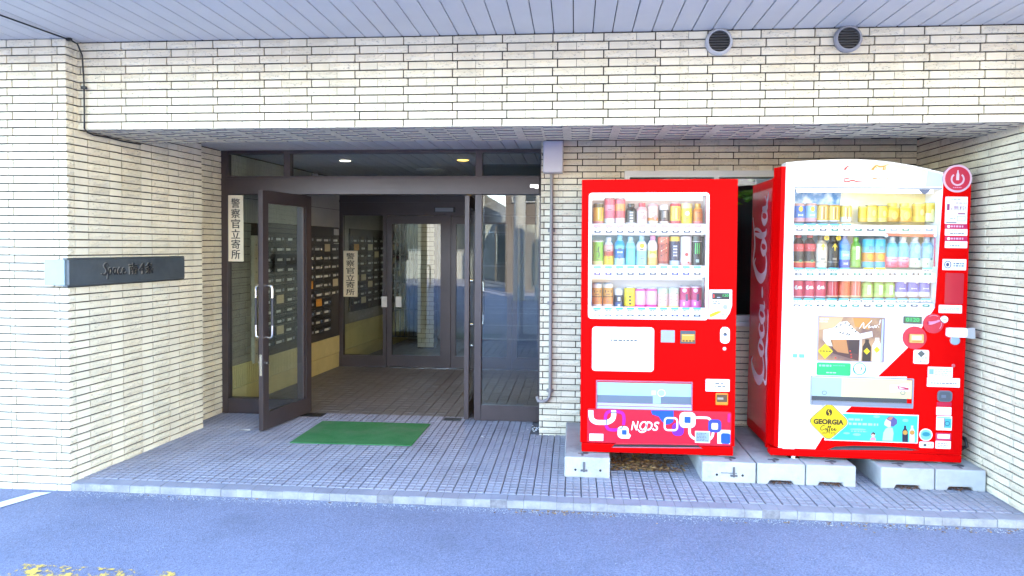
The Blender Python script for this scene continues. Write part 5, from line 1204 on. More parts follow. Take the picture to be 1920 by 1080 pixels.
# stickers down the red strip
MGP = C((222, 15, 95)); TXP = C((165, 30, 110))
def stick(x0, y0, x1, y1, r=.003, m=None, name='sticker'):
    mb, q = panel(R, mr, name, x0, y0, x1, y1, m or WHITE_P, r, .0031, .0045); return mb, q
mb, (a, b, c, d) = stick(1771.5, 369, 1813, 420)
put_text(mb, '1', a + .010, a + .026, c + .085, d - .045, .005, TXP); put_text(mb, '本', a + .030, a + .046, c + .085, c + .100, .005, TXP); put_text(mb, '無料!', a + .050, b - .008, c + .083, c + .115, .005, TXP)
lines(mb, a + .035, b - .04, d - .022, d - .010, 1, .005, MATS['pale_print'], 1, .5, False); lines(mb, a + .06, b - .006, d - .044, d - .034, 1, .005, TXP, 2, .5, False); mb.flat(rect(b - .055, b - .012, c + .060, c + .068), .005, TXP); lines(mb, a + .03, b - .06, c + .028, c + .04, 1, .005, MATS['pale_print'], 5); ring(mb, b - .06, b - .01, c + .018, c + .050, .004, .003, .0045, .0052, MATS['pale_print']); mb.flat(rect(a + .008, a + .07, c + .005, c + .011), .005, PRINT_INK); mb.build('sticker', mr)
for yy in (420.5, 443.5):
    mb, (a, b, c, d) = stick(1771, yy, 1813, yy + 8.5, m=MGP); mb.flat(ell(a + .022, (c + d) / 2, .009, n=12), .005, WHITE_P); lines(mb, a + .035, b - .02, c + .008, d - .006, 1, .005, C((250, 200, 225)), 4, .8, False); mb.build('sticker', mr)
    mb, (a, b, c, d) = stick(1771, yy + 9, 1813, yy + 21.5); lines(mb, a + .03, b - .02, c + .008, c + .020, 1, .005, PRINT_INK, int(yy), .5); lines(mb, a + .04, b - .05, d - .012, d - .006, 1, .005, MATS['pale_print'], 6); mb.build('sticker', mr)
mb, (a, b, c, d) = stick(1766.5, 486, 1811, 506.5); ring(mb, a + .010, a + .052, (c + d) / 2 - .024, (c + d) / 2 + .024, .021, .005, .0045, .0052, C((70, 80, 120))); mb.flat(ell(a + .03, (c + d) / 2, .010, .013, n=8), .005, C((70, 80, 120))); lines(mb, a + .065, b - .006, c + .02, d - .02, 2, .005, C((90, 110, 150)), 7, .6); mb.build('sticker', mr)
mb, _ = stick(1771, 512, 1806, 570, m=C((215, 4, 45)), r=.01); mb.build('sticker', mr)
mb, (a, b, c, d) = stick(1759.5, 572, 1803, 587); lines(mb, a + .02, b - .015, c + .016, d - .014, 2, .005, MATS['pale_print'], 8, .5, False); mb.build('sticker', mr)
# coin area: crimson lobes, lever, slot, coin box
CRM = C((225, 6, 62))
mb = MB(); a, b = R.px(1714, 633); mb.prism(ell(a, b, 20.5 / 285, n=30), .0032, .008, CRM); a, b = R.px(1749, 606.5); mb.prism(ell(a, b, 17.5 / 285, n=30), .0034, .0084, CRM); mb.build('coin_surround', mr)
mb, (a, b, c, d) = panel(R, mr, 'c', 1703, 626, 1729, 642, C((245, 190, 110)), .004, .0085, .020); mb.flat(rect(a + .012, b - .012, c + .018, d - .008), .0205, C((252, 240, 190))); mb.flat(rect(a + .012, b - .012, c + .006, c + .012), .0205, C((215, 150, 60))); mb.build('coin_box', mr)
mb = MB(); a, b = R.px(1739, 605.5); Ls, Rs = stroke([(a, b, .022), (a + .02, b + .003, .018), (a + .065, b + .018, .008)]); mb.prism(Ls + Rs[::-1], .009, .022, C((250, 150, 190))); mb.build('return_lever', mr)
mb = MB(); a, b = R.px(1749, 606.5); Ls, Rs = stroke([(a + .052 * cos(radians(t)), b + .052 * sin(radians(t)), .003) for t in range(60, 130, 12)], None, 3); mb.strip(Ls, Rs, .009, C((250, 160, 190)))
Ls, Rs = stroke([(a + .048 * cos(radians(t)), b + .048 * sin(radians(t)), .004) for t in range(-40, 20, 12)], None, 3); mb.strip(Ls, Rs, .009, C((250, 160, 190))); mb.build('printed_arrow', mr)
mb = MB(); a, b = R.px(1769.5, 598.5); mb.lathe([(.0245, .003), (.023, .010), (.020, .012), (.019, .013)], (a, 0, b), 20, [C((245, 150, 160)), M_CHROME, WHITE_P], axis='y'); mb.flat(rect(a - .013, a + .010, b - .001, b + .004), .0135, PRINT_INK); mb.build('coin_slot', mr)
mb, (a, b, c, d) = panel(R, mr, 'lcd', 1693.5, 593, 1728, 607, C((70, 80, 75)), .002, .0005, .004); mb.flat(rect(a + .008, b - .008, c + .010, d - .006), .0046, mat('dark_green_lcd', (.01, .10, .04), rough=.3)); put_text(mb, '0120', a + .016, b - .016, c + .014, d - .010, .005, MATS['green_led']); mb.build('price_display', mr)
mb = MB(); a, b, c, d = R.rect(1694, 583, 1728, 588); lines(mb, a, b, c, d, 1, .001, C((200, 150, 200)), 3, .35); mb.build('printed_text', mr)
# hasp bracket sticking out at the right edge
mb = MB(); a, b, c, d = R.rect(1772.5, 613, 1825, 634); mb.prism(rrect(a, a + (b - a) * .70, c + .008, d - .004, .012), .0032, .030, M_WHITE); mb.prism([(a + (b - a) * .70, c + .004), (b, c), (b - .004, d), (a + (b - a) * .70, d - .004)], .0032, .026, mat('galvanised_steel', (.42, .43, .45), rough=.4, metal=.6)); mb.build('hasp', mr)
a, b = R.px(1789.5, 638); mb = MB(); mb.lathe([(.030, .003), (.028, .012), (.024, .014), (.02, .0145)], (a, 0, b), 20, [C((250, 190, 190)), C((175, 195, 210)), C((175, 195, 210))], axis='y'); mb.build('lock', mr)
# camera notice 防犯装置 作動中
mb, (a, b, c, d) = stick(1712, 656, 1741, 682, r=.010); mid = (a + b) / 2; mb.flat([(mid, d - .002), (mid + .024, d - .024), (mid, d - .046), (mid - .024, d - .024)], .005, C((85, 100, 100)))
put_text(mb, '防犯装置', a + .010, b - .010, c + .030, c + .046, .005, PRINT_INK); put_text(mb, '作動中', a + .018, b - .018, c + .008, c + .024, .005, PRINT_INK); mb.build('sticker', mr)
a, b = R.px(1787, 685.5); mb = MB(); mb.lathe([(.011, .003), (.010, .006), (.004, .0065)], (a, 0, b), 12, [C((245, 150, 160)), C((240, 110, 120))], axis='y'); mb.build('key_switch', mr)
mb, (a, b, c, d) = stick(1739, 688, 1785.5, 707.5); mb.flat(rect(a + .008, a + .035, c + .018, d - .014), .005, C((150, 200, 205))); lines(mb, a + .042, b - .008, c + .01, d - .008, 4, .005, MATS['pale_print'], 9, .45); mb.build('sticker', mr)
mb, (a, b, c, d) = stick(1737.5, 708.5, 1799, 725.5); lines(mb, a + .02, b - .02, c + .018, c + .030, 1, .005, PRINT_INK, 10, .5, False); lines(mb, a + .02, a + .09, d - .022, d - .014, 1, .005, MATS['pale_print'], 11); mb.build('sticker', mr)
mb, (a, b, c, d) = panel(R, mr, 'ret', 1756.5, 732, 1784, 753, C((120, 120, 135)), .022, .0032, .010); mb.flat(rrect(a + .008, b - .008, c + .004, d - .008, .016), .0106, M_DGREY); mb.flat(rect(a + .022, b - .038, c + .026, c + .044), .011, C((120, 130, 150))); mb.build('coin_return', mr)
mb, q = stick(1756, 754, 1783.5, 761, m=C((225, 5, 70))); mb.build('sticker', mr)
mb, (a, b, c, d) = stick(1755, 763, 1783, 778.5); lines(mb, a + .04, b - .03, d - .010, d - .005, 1, .005, MATS['pale_print'], 2); mb.build('sticker', mr)
mb, (a, b, c, d) = stick(1755, 780, 1784, 806.5); mb.flat(rect(a + .045, b - .004, c + .016, d - .014), .005, C((90, 200, 210))); ring(mb, b - .045, b - .012, c + .028, c + .060, .016, .005, .0045, .0054, C((40, 120, 140))); mb.flat(rect(a + .045, a + .049, c + .02, d - .012), .0053, C((200, 90, 120))); mb.flat(rect(a + .004, b - .01, d - .012, d - .006), .005, C((130, 210, 215))); mb.build('sticker', mr)
mb, (a, b, c, d) = stick(1754, 811.5, 1782.5, 825, m=C((235, 70, 120))); mb.flat(rect(a + .010, b - .008, c + .010, d - .008), .005, WHITE_P); mb.build('sticker', mr)
mb, (a, b, c, d) = stick(1753.5, 826.5, 1782, 841); lines(mb, a + .012, b - .01, c + .006, d - .01, 3, .005, C((170, 120, 150)), 12, .45); mb.build('sticker', mr)
a, b = R.px(1735.5, 815); mb = MB(); mb.prism(ell(a, b, .0395, n=28), .0031, .0045, WHITE_P); mb.flat(ell(a, b, .033, n=28), .005, C((140, 215, 225))); mb.flat(ell(a, b + .004, .024, .014, n=14), .0055, C((40, 160, 175))); mb.build('sticker', mr)
mb, (a, b, c, d) = stick(1723, 828, 1750, 839.5, r=.008); mb.flat(rect(a + .025, a + .043, c + .010, d - .012), .005, PRINT_INK); lines(mb, a + .052, b - .008, c + .014, d - .012, 1, .005, MATS['pale_print'], 13, .6, False); mb.build('sticker', mr)
# framed poster of an iced coffee
a, b, c, d = R.rect(1532, 593, 1658, 678)
mb = MB(); ring(mb, a, b, c, d, .008, .005, 0, .010, mat('mauve_grey_frame', (.32, .27, .33), rough=.35)); pf = mb.build('poster_frame', mr)
M_BRN = poster_mat('brown_blurred_print', (.13, .07, .06), (.45, .26, .12), 5)
mb = MB(); mb.flat(rect(a + .004, b - .004, c + .004, d - .004), .001, M_BRN); U = lambda x, y: (a + (b - a) * (x - 95) / 975, d - (d - c) * (y - 90) / 665)
def PU(P, dd, m): mb.flat([U(*p) for p in P], dd, m)
PU([(110, 110), (470, 105), (400, 250), (120, 300)], .0014, C((225, 190, 140))); PU([(610, 110), (860, 110), (850, 280), (640, 240)], .0014, C((215, 150, 70)))
PU([(180, 300), (330, 265), (420, 180), (520, 160), (620, 260), (720, 350), (730, 440), (180, 450)], .0018, C((250, 245, 235)))
PU([(290, 440), (720, 430), (700, 740), (330, 640)], .0020, C((90, 55, 55))); PU([(290, 445), (520, 430), (560, 640), (400, 620), (330, 560)], .0022, C((205, 140, 85))); PU([(180, 440), (300, 440), (330, 540), (240, 520)], .0022, C((250, 235, 215)))
PU([(560, 440), (700, 440), (690, 640), (560, 620)], .0021, C((60, 45, 50)))
for x, y in ((370, 250), (430, 220), (500, 190), (560, 220), (600, 270), (650, 310), (430, 330), (530, 350), (470, 340), (560, 360)): mb.flat(ell(*U(x, y), .009, .004, n=7, rot=.6), .0024, C((75, 65, 60)))
for x, y in ((580, 600), (595, 650), (600, 690), (370, 705)): mb.flat(ell(*U(x, y), .006, n=7), .0026, C((215, 60, 50)))
PU([(715, 440), (745, 420), (740, 740), (715, 745)], .0024, C((250, 250, 250))); PU([(720, 340), (890, 300), (900, 380), (740, 420)], .0022, C((240, 235, 235)))
def bott(x, w_, y0, y1, m, cap):
    PU([(x - w_, y1), (x - w_, y0 + 110), (x - w_ * .45, y0 + 45), (x - w_ * .45, y0), (x + w_ * .45, y0), (x + w_ * .45, y0 + 45), (x + w_, y0 + 110), (x + w_, y1)], .003, m); PU([(x, y0 + 125), (x + 48, y0 + 175), (x, y0 + 225), (x - 48, y0 + 175)], .0035, C((250, 215, 0)))
bott(820, 62, 420, 748, C((50, 40, 38)), 0); bott(965, 66, 395, 748, C((240, 235, 225)), 0)
mb.flat([(lambda q: q)(U(*p)) for p in ((215, 500), (330, 610), (215, 725), (105, 610))], .0032, C((250, 222, 10))); lines(mb, U(140, 0)[0], U(300, 0)[0], U(0, 625)[1], U(0, 595)[1], 1, .0036, C((110, 90, 20)), 3, .6, False)
for P in ([(700, 270, .003), (760, 180, .006), (770, 260, .006), (880, 140, .003)], [(850, 215, .005), (835, 250, .005), (880, 235, .004)], [(890, 225, .004), (905, 250, .005), (925, 215, .004), (940, 245, .005), (960, 205, .003)], [(1005, 130, .007), (985, 205, .004)], [(982, 232, .006), (978, 240, .006)]):
    Ls, Rs = stroke([(*U(p[0], p[1]), p[2]) for p in P], None, 4); mb.strip(Ls, Rs, .0042, WHITE_P)
lines(mb, a + .012, a + .085, d - .045, d - .012, 2, .003, C((250, 240, 215)), 5, .6); PU([(1025, 120), (1055, 120), (1050, 740), (1015, 740)], .004, C((195, 205, 240))); mb.build('poster', pf)
mb, (a, b, c, d) = panel(R, mr, 'g', 1531, 680, 1595, 704, C((15, 200, 120)), .010, .0003, .0018); lines(mb, a + .015, a + .09, d - .028, d - .012, 1, .0022, C((170, 245, 210)), 3, .7, False); lines(mb, a + .10, b - .03, d - .022, d - .014, 1, .0022, C((140, 235, 190)), 4, .5); lines(mb, a + .06, a + .12, c + .012, c + .024, 1, .0022, C((190, 250, 220)), 5, .6, False); mb.build('sticker', mr)
a, b = R.px(1611.5, 691.5); mb = MB(); ring(mb, a - .042, a + .042, b - .042, b + .042, .041, .009, .0003, .0016, C((150, 215, 205))); Ls, Rs = stroke([(a + .006, b - .012, .006), (a + .012, b + .002, .007), (a + .006, b + .014, .006)]); mb.strip(Ls, Rs, .0016, C((40, 150, 130)))
for s_ in (-1, 1):
    Ls, Rs = stroke([(a + s_ * .036 * cos(radians(t)), b + .036 * sin(radians(t)), .008) for t in range(-50, 11, 12)], None, 3); mb.strip(Ls, Rs, .0022, C((60, 160, 145)))
mb.build('sticker', mr)
mb = MB(); a, b, c, d = R.rect(1486, 662, 1508, 672); lines(mb, a, b, c, d, 1, .0045, C((120, 200, 220)), 3, .7, False); mb.build('printed_text', mr)
# delivery flap
a, b, c, d = R.rect(1519, 706.5, 1711.5, 762)
mb = MB(); ring(mb, a, b, c, d, .004, .006, 0, .011, mat('grey_flap_frame', (.25, .26, .30), rough=.35)); mb.build('flap_frame', mr)
a2, b2, c2, d2 = R.rect(1521.5, 710, 1709, 744.5); t_ = a2 + (b2 - a2) * .30
mb = MB(); mb.prism(rect(a2, t_, c2, d2), 0, .006, mat('aqua_flap', (.28, .39, .36), rough=.18)); mb.prism(rect(t_, b2, c2, d2), 0, .006, mat('cream_flap', (.50, .455, .24), rough=.18))
for x in (1545, 1692): q = R.px(x, 736); ring(mb, q[0] - .015, q[0] + .015, q[1] - .013, q[1] + .013, .012, .004, .006, .0068, C((120, 130, 130)))
mb.flat(R.poly([(1668, 722), (1702, 719), (1706, 733), (1668, 735)]), .0066, WHITE_P); mb.flat(R.poly([(1681, 723), (1703, 727), (1703, 731), (1684, 730)]), .0072, C((205, 60, 90))); mb.flat(R.poly([(1684, 725), (1696, 728), (1686, 729)]), .0076, C((250, 230, 235))); mb.build('delivery_flap', mr)
mb = MB(); a3, b3, c3, d3 = R.rect(1521.5, 745, 1709, 753); mb.prism(rect(a3, b3, c3, d3), 0, .003, mat('flap_slot_dark', (.035, .045, .05), rough=.35)); mb.build('flap_slot', mr)
mb = MB(); a3, b3, c3, d3 = R.rect(1521.5, 753.3, 1709, 760.5); mb.prism(rect(a3, b3, c3, d3), 0, .013, mat('flap_lip_grey', (.16, .18, .22), rough=.3)); mb.build('flap_lip', mr)
# sea-blue banner with the two bottles and a sitter looking up
M_SEA = poster_mat('sea_blue_print', (.01, .40, .44), (.04, .48, .52), 3)
mb = MB(); Q = R.poly([(1560, 772.5), (1722, 778), (1720, 831), (1545, 825)]); mb.prism(Q, .0031, .0045, WHITE_P); mb.flat(R.poly([(1562, 774.5), (1720, 780), (1718, 829.5), (1548, 823.5)]), .005, M_SEA)
B = lambda x, y: R.px(1510 + x / 8.348, 740 + y / 8.348)
def PB(P, dd, m): mb.flat([B(*p) for p in P], dd, m)
for x, y, w_, h_ in ((800, 620, 60, 22), (1110, 340, 50, 22), (1560, 400, 45, 25), (820, 540, 120, 14), (640, 600, 50, 16)): q = B(x, y); mb.flat(ell(q[0], q[1], w_ / 8.35 / 285, h_ / 8.35 / 285, n=12), .0054, C((150, 240, 245)))
lines(mb, B(680, 0)[0], B(900, 0)[0], B(0, 380)[1], B(0, 335)[1], 1, .0056, C((190, 250, 252)), 2, .7, False); lines(mb, B(690, 0)[0], B(1150, 0)[0], B(0, 450)[1], B(0, 400)[1], 1, .0056, C((190, 250, 252)), 3, .7, False); lines(mb, B(730, 0)[0], B(1000, 0)[0], B(0, 560)[1], B(0, 520)[1], 1, .0056, C((170, 245, 248)), 4, .4)
PB([(1200, 715), (1215, 590), (1250, 530), (1300, 500), (1360, 520), (1375, 600), (1360, 720)], .0056, C((205, 225, 235))); PB([(1230, 470), (1235, 420), (1260, 380), (1310, 350), (1350, 420), (1330, 500), (1280, 500)], .0058, C((245, 215, 205))); PB([(1260, 375), (1300, 335), (1370, 335), (1430, 390), (1430, 450), (1370, 500), (1330, 490), (1335, 420), (1300, 400)], .006, C((95, 95, 160))); PB([(1275, 370), (1320, 338), (1375, 345), (1330, 400)], .0062, C((205, 140, 115)))
PB([(1005, 712), (1020, 670), (1050, 660), (1090, 670), (1100, 715)], .0056, C((245, 170, 195))); q = B(1055, 622); mb.flat(ell(q[0], q[1], .014, .016, n=12), .0058, C((235, 200, 180))); PB([(1020, 640), (1030, 595), (1060, 580), (1090, 600), (1085, 625), (1045, 605)], .006, C((60, 50, 50)))
for x, m_ in ((1555, C((25, 35, 70))), (1665, C((235, 235, 240)))):
    PB([(x - 45, 738), (x - 45, 570), (x - 18, 520), (x - 18, 480), (x + 18, 480), (x + 18, 520), (x + 45, 570), (x + 45, 740)], .0058, m_); q = B(x, 590); mb.flat(ell(q[0], q[1], .015, n=10), .0062, C((225, 165, 70)))
mb.build('printed_banner', mr)
# yellow diamond coffee sign
def rdiamond(cx_, cz, hw, hh, k=.22, n=5):
    P = []; V4 = [(cx_ + hw, cz), (cx_, cz + hh), (cx_ - hw, cz), (cx_, cz - hh)]
    for i in range(4):
        p0, p1, p2 = V4[i - 1], V4[i], V4[(i + 1) % 4]
        a_ = (p1[0] + (p0[0] - p1[0]) * k, p1[1] + (p0[1] - p1[1]) * k); b_ = (p1[0] + (p2[0] - p1[0]) * k, p1[1] + (p2[1] - p1[1]) * k)
        for j in range(n + 1):
            t = j / n; P.append(((1 - t) ** 2 * a_[0] + 2 * t * (1 - t) * p1[0] + t * t * b_[0], (1 - t) ** 2 * a_[1] + 2 * t * (1 - t) * p1[1] + t * t * b_[1]))
    return P
cx_, cz = R.px(1552.5, 789.5); hw = 38.5 / 285; hh = 37.5 / 285
mb = MB(); mb.prism(rdiamond(cx_, cz, hw, hh), .0056, .012, C((250, 240, 200))); mb.flat(rdiamond(cx_, cz, hw * .955, hh * .955), .0124, C((95, 80, 15))); mb.flat(rdiamond(cx_, cz, hw * .925, hh * .925), .0128, C((250, 218, 0)))
BR = C((62, 38, 10)); x0, x1 = R.px(1524, 789)[0], R.px(1580.5, 789)[0]; z0, z1 = R.px(1552, 795)[1], R.px(1552, 785)[1]
put_text(mb, 'GEORGIA', x0, x1, z0, z1, .0134, BR, bold=.05)
bx, bz = R.px(1553, 772.5); mb.flat(ell(bx, bz, .019, .023, n=18, rot=-.1), .0132, BR); Ls, Rs = stroke([(bx + .002, bz + .022, .004), (bx - .005, bz + .006, .005), (bx + .005, bz - .006, .005), (bx - .001, bz - .022, .004)]); mb.strip(Ls, Rs, .0136, C((250, 218, 0)))
kx = (R.px(1570, 800)[0] - R.px(1536, 800)[0]) / 6.0; ox, oz = R.px(1536.5, 806)
def cf(P):
    Ls, Rs = stroke([(ox + x * kx, oz + y * kx, .0042) for x, y in P], None, 5); mb.strip(Ls, Rs, .0134, BR)
cf([(1.5, 1.5), (1.0, 1.75), (.3, 1.2), (.1, .5), (.6, .1), (1.3, .5)]); cf([(1.9, .8), (1.6, .7), (1.6, .25), (1.95, .2), (2.1, .6), (1.9, .8)])
for q in (2.3, 2.9): cf([(q, .3), (q + .4, 1.2), (q + .55, 1.6), (q + .3, 1.55), (q + .15, .6), (q - .05, -.5), (q + .05, -.4), (q + .3, .4)])
for q in (3.6, 4.5): cf([(q, .4), (q + .4, .6), (q + .35, .85), (q + .1, .75), (q + .1, .25), (q + .5, .15), (q + .9, .5)])
mb.flat(rect(R.px(1541, 0)[0], R.px(1565, 0)[0], 0, 0.0001), .0133, BR); put_text(mb, 'EST.1975', R.px(1541, 811)[0], R.px(1565, 811)[0], R.px(1552, 813)[1], R.px(1552, 809)[1], .0134, C((120, 95, 20)), bold=.01); mb.build('coffee_sign', mr)
# air vent
mb = MB(); mb.prism(R.poly([(1551, 843), (1566, 837), (1600, 835.5), (1660, 836.5), (1700, 839.5), (1722, 844)]), .0031, .005, M_BLACK)
for k in range(2): mb.prism(R.poly([(1562 - k * 6, 839 + k * 2.4), (1700 + k * 10, 841 + k * 2), (1700 + k * 10, 842 + k * 2), (1562 - k * 6, 840 + k * 2.4)]), .0051, .009, M_DGREY)
mb.build('air_vent', mr)
for x in (.16, xr - .10):
    mb = MB(); mb.lathe([(.018, -.026), (.018, 0), (.010, .0)], (x, .05, 0), 12, M_CHROME); mb.box(x - .035, x + .035, .02, .08, -.0255, -.020, M_CHROME); mb.build('foot', mr)

# ------------------------------------------------------------------ concrete blocks under the machines
M_CONC = mat('pale_concrete', (.35, .365, .36), rough=.85, var=.10, vscale=7, bump=.35, bscale=140, stain=.7, sscale=5, stain_c=(.17, .17, .165))
M_RUST = mat('rusty_leaf_litter', (.16, .07, .03), rough=.9, var=.5, vscale=60)
M_BOLT = mat('dull_steel_bolt', (.12, .13, .15), rough=.45, metal=.6)
def block(x0, x1, y0, y1, h, style, label):
    mb = MB()
    if style == 'notch':
        m = (x0 + x1) / 2; w_ = .068
        P = [(x0, .001), (m - w_ - .01, .001), (m - w_, .026), (m + w_, .026), (m + w_ + .01, .001), (x1, .001), (x1, h), (x0, h)]
        mb.prism(P, -y1, -y0, M_CONC)
    else: mb.box(x0, x1, y0, y1, .001, h, M_CONC)
    o = mb.build('concrete_block', label=label, cat='concrete block', group='concrete blocks under the vending machines', bevel=.008, seg=2)
    return o
BL = [(-.048, .244, .134, 'holes', 'pale concrete block under the left end of the all-red machine'),
      (.826, 1.160, .134, 'holes', 'concrete block with two holes under the right end of the all-red machine'),
      (1.168, 1.462, .134, 'notch', 'concrete block left of the pair under the domed machine front corner, beside the drilled block'),
      (1.468, 1.770, .134, 'notch', 'notched concrete block under the white coffee sign side of the domed machine'),
      (1.920, 2.238, .134, 'notch', 'notched concrete block beneath the right half of the domed machine'),
      (2.244, 2.540, .134, 'notch', 'concrete block nearest the right brick wall beneath the domed machine')]
for i, (x0, x1, h, st, lb) in enumerate(BL):
    o = block(x0, x1, 4.50, 5.40, h, st, lb); m = (x0 + x1) / 2
    if st == 'holes':
        mb = MB()
        for x in (m - .075, m + .085): mb.prism(ell(x, .052, .008, n=10), -4.4995, -4.4985, M_BLACK)
        mb.build('bolt_hole', o)
        mb = MB(); xs_ = m + (-.02 if i == 0 else .03)
        mb.box(xs_ - .006, xs_ + .006, 4.492, 4.4995, .04, .105, M_BOLT); mb.box(xs_ - .022, xs_ + .022, 4.490, 4.4995, .045, .055, M_BOLT)
        if i == 1: mb.box(m - .05, m + .05, 4.4945, 4.4995, .064, .067, M_BOLT)
        mb.build('anchor_bolt', o)
    mb = MB(); xa = m + (.02 if i % 2 else -.03)
    mb.box(xa - .007, xa + .007, 4.53, 4.60, h - .006, h + .0012, M_BOLT); mb.box(xa - .03, xa + .03, 4.575, 4.592, h + .0005, h + .003, M_BOLT); mb.build('fixing_slot', o)
    mb = MB(); mb.lathe([(.020, h + .001), (.020, h + .004)], (xa + .02, 4.585, 0), 12, M_BOLT); mb.build('washer', o)
    if st == 'notch':
        rr = random.Random(i); mb = MB()
        for k in range(40):
            x = m + rr.uniform(-.062, .062); y = 4.50 + rr.uniform(-.012, .03); z = .002 + rr.uniform(0, .016); r = rr.uniform(.006, .016); a = rr.uniform(0, 6.28)
            mb.add([(x + r * cos(a), y + r * sin(a) * .5, z), (x + r * .4 * cos(a + 1.6), y + r * .4 * sin(a + 1.6), z + .004), (x - r * cos(a), y - r * sin(a) * .5, z + rr.uniform(0, .006)), (x + r * .4 * cos(a - 1.6), y + r * .4 * sin(a - 1.6), z + .002)], [(0, 1, 2, 3)], M_RUST)
        mb.build('leaves', o, kind='stuff')
# dry leaves blown under the all-red machine
M_LEAF = [mat('dry_leaf_%d' % k, c, rough=.8, var=.25, vscale=40) for k, c in enumerate(((.20, .10, .035), (.12, .06, .025), (.28, .17, .06)))]
mb = MB(); rr = random.Random(12)
for k in range(520):
    x = rr.gauss(.47, .13); y = 4.66 + abs(rr.gauss(0, .13)); z = .004 + abs(rr.gauss(0, .016)) * max(0, 1 - abs(x - .47) / .35); r = rr.uniform(.010, .028); a = rr.uniform(0, 6.28)
    if not .26 < x < .80: continue
    q = [Vector((cos(a) * r, sin(a) * r, rr.uniform(0, .012))), Vector((cos(a + 1.5) * r * .45, sin(a + 1.5) * r * .45, .002)), Vector((-cos(a) * r, -sin(a) * r, rr.uniform(0, .010))), Vector((cos(a - 1.5) * r * .45, sin(a - 1.5) * r * .45, .003))]
    mb.add([Vector((x, y, z)) + p for p in q], [(0, 1, 2), (0, 2, 3)], M_LEAF[rr.randrange(3)])
mb.build('leaves', label='dry brown leaves blown together under the all-red vending machine', cat='leaves', kind='stuff', own_origin=False)
mb = MB()
for k in range(170):
    x = rr.choice([rr.uniform(-3.0, 2.5), rr.gauss(1.9, .4), rr.gauss(.0, .2)]); y = 4.04 - abs(rr.gauss(.0, .04)) - .008; z = ZA + .004; r = rr.uniform(.004, .014); a = rr.uniform(0, 6.28)
    q = [Vector((cos(a) * r, sin(a) * r, .003)), Vector((cos(a + 1.5) * r * .4, sin(a + 1.5) * r * .4, .0)), Vector((-cos(a) * r, -sin(a) * r, .005)), Vector((cos(a - 1.5) * r * .4, sin(a - 1.5) * r * .4, .0))]
    mb.add([Vector((x, y, z)) + p for p in q], [(0, 1, 2), (0, 2, 3)], M_LEAF[rr.randrange(3)])
mb.build('leaves', label='bits of dry leaf lying along the kerb on the asphalt', cat='leaves', kind='stuff', own_origin=False)

# ------------------------------------------------------------------ green entrance mat
M_MAT = mat('green_rubber_mat', (.014, .15, .034), rough=.75, var=.0, c2=(.045, .19, .065), vscale=5, bump=.6, bscale=190, stain=.6, sscale=3.2, stain_c=(.13, .17, .11))
mb = MB(); q = [(-2.118, 5.045), (-1.190, 5.070), (-1.178, 5.715), (-2.105, 5.705)]
mb.prism(q, .0018, .009, M_MAT, (Vector((0, 0, 0)), UX, UY, UZ)); mb.build('door_mat', label='green rubber door mat lying on the tiles before the entrance', cat='door mat', bevel=.003, seg=1)
for (x, y, s_, lb) in ((-2.62, 5.35, .055, 'torn white scrap of paper on the tiles beside the open door'), (-.71, 5.37, .022, 'tiny white scrap of paper on the tiles right of the green mat')):
    mb = MB(); mb.add([(x - s_, y, .004), (x - s_ * .2, y - s_ * .3, .010), (x + s_, y - s_ * .1, .004), (x + s_ * .7, y + s_ * .35, .012), (x - s_ * .5, y + s_ * .3, .005)], [(0, 1, 4), (1, 2, 3), (1, 3, 4)], M_CARD)
    mb.build('paper_scrap', label=lb, cat='litter')
mb = MB(); rr = random.Random(4)
for k in range(26):
    x = -.30 + rr.gauss(0, .03); y = 5.66 + rr.gauss(0, .03); r = rr.uniform(.006, .014); a = rr.uniform(0, 6.28)
    mb.add([(x + r * cos(a + t), y + r * sin(a + t), .002 + .004 * (t > 2)) for t in (0, 2, 4)] + [(x, y, .012)], [(0, 1, 3), (1, 2, 3), (2, 0, 3)], rr.choice([M_CARD, M_LEAF[1], M_GREY]))
mb.build('litter', label='small heap of swept grit at the foot of the fixed glass panel', cat='litter', kind='stuff', own_origin=False)

# ------------------------------------------------------------------ nameplate wrapped round the pillar corner
M_PLATE = mat('weathered_dark_bronze', (.058, .068, .074), rough=.45, metal=.1, var=.25, vscale=4, stain=.5, sscale=2.5, stain_c=(.11, .11, .10))
M_PEND = mat('lit_plate_end', (.25, .345, .37), rough=.4, var=.06, vscale=6)  # front leg of the plate: the light it faces is painted in as a pale tone
pz0, pz1 = 1.235, 1.392
wx = lambda y: -3.122 + (y - 4.052) * SK
mb = MB(); nf = (Vector((wx(4.03), 4.03, 0)), ud, UZ, un)
mb.prism(rect(-.01, 1.10, pz0, pz1), .022, .050, M_PLATE, nf)
npl = mb.build('nameplate', label='dark bronze building nameplate with raised lettering wrapped round the pillar corner', cat='nameplate', bevel=.002)
mb = MB(); mb.box(-3.232, wx(4.03) + .0215, 4.008, 4.042, pz0, pz1, M_PEND); mb.build('end_plate', npl, bevel=.002)
mb = MB(); mb.prism(rect(-.02, 1.10, pz1 + .001, pz1 + .010), .014, .046, M_PLATE, nf); mb.prism(rect(-.02, 1.10, pz0 - .010, pz0 - .001), .014, .046, M_PLATE, nf); mb.build('edge_trim', npl)
M_LET = mat('raised_steel_letters', (.42, .40, .36), rough=.3, metal=.7)
M_LETD = mat('dark_letter_face', (.022, .024, .026), rough=.4)
mb = MB()
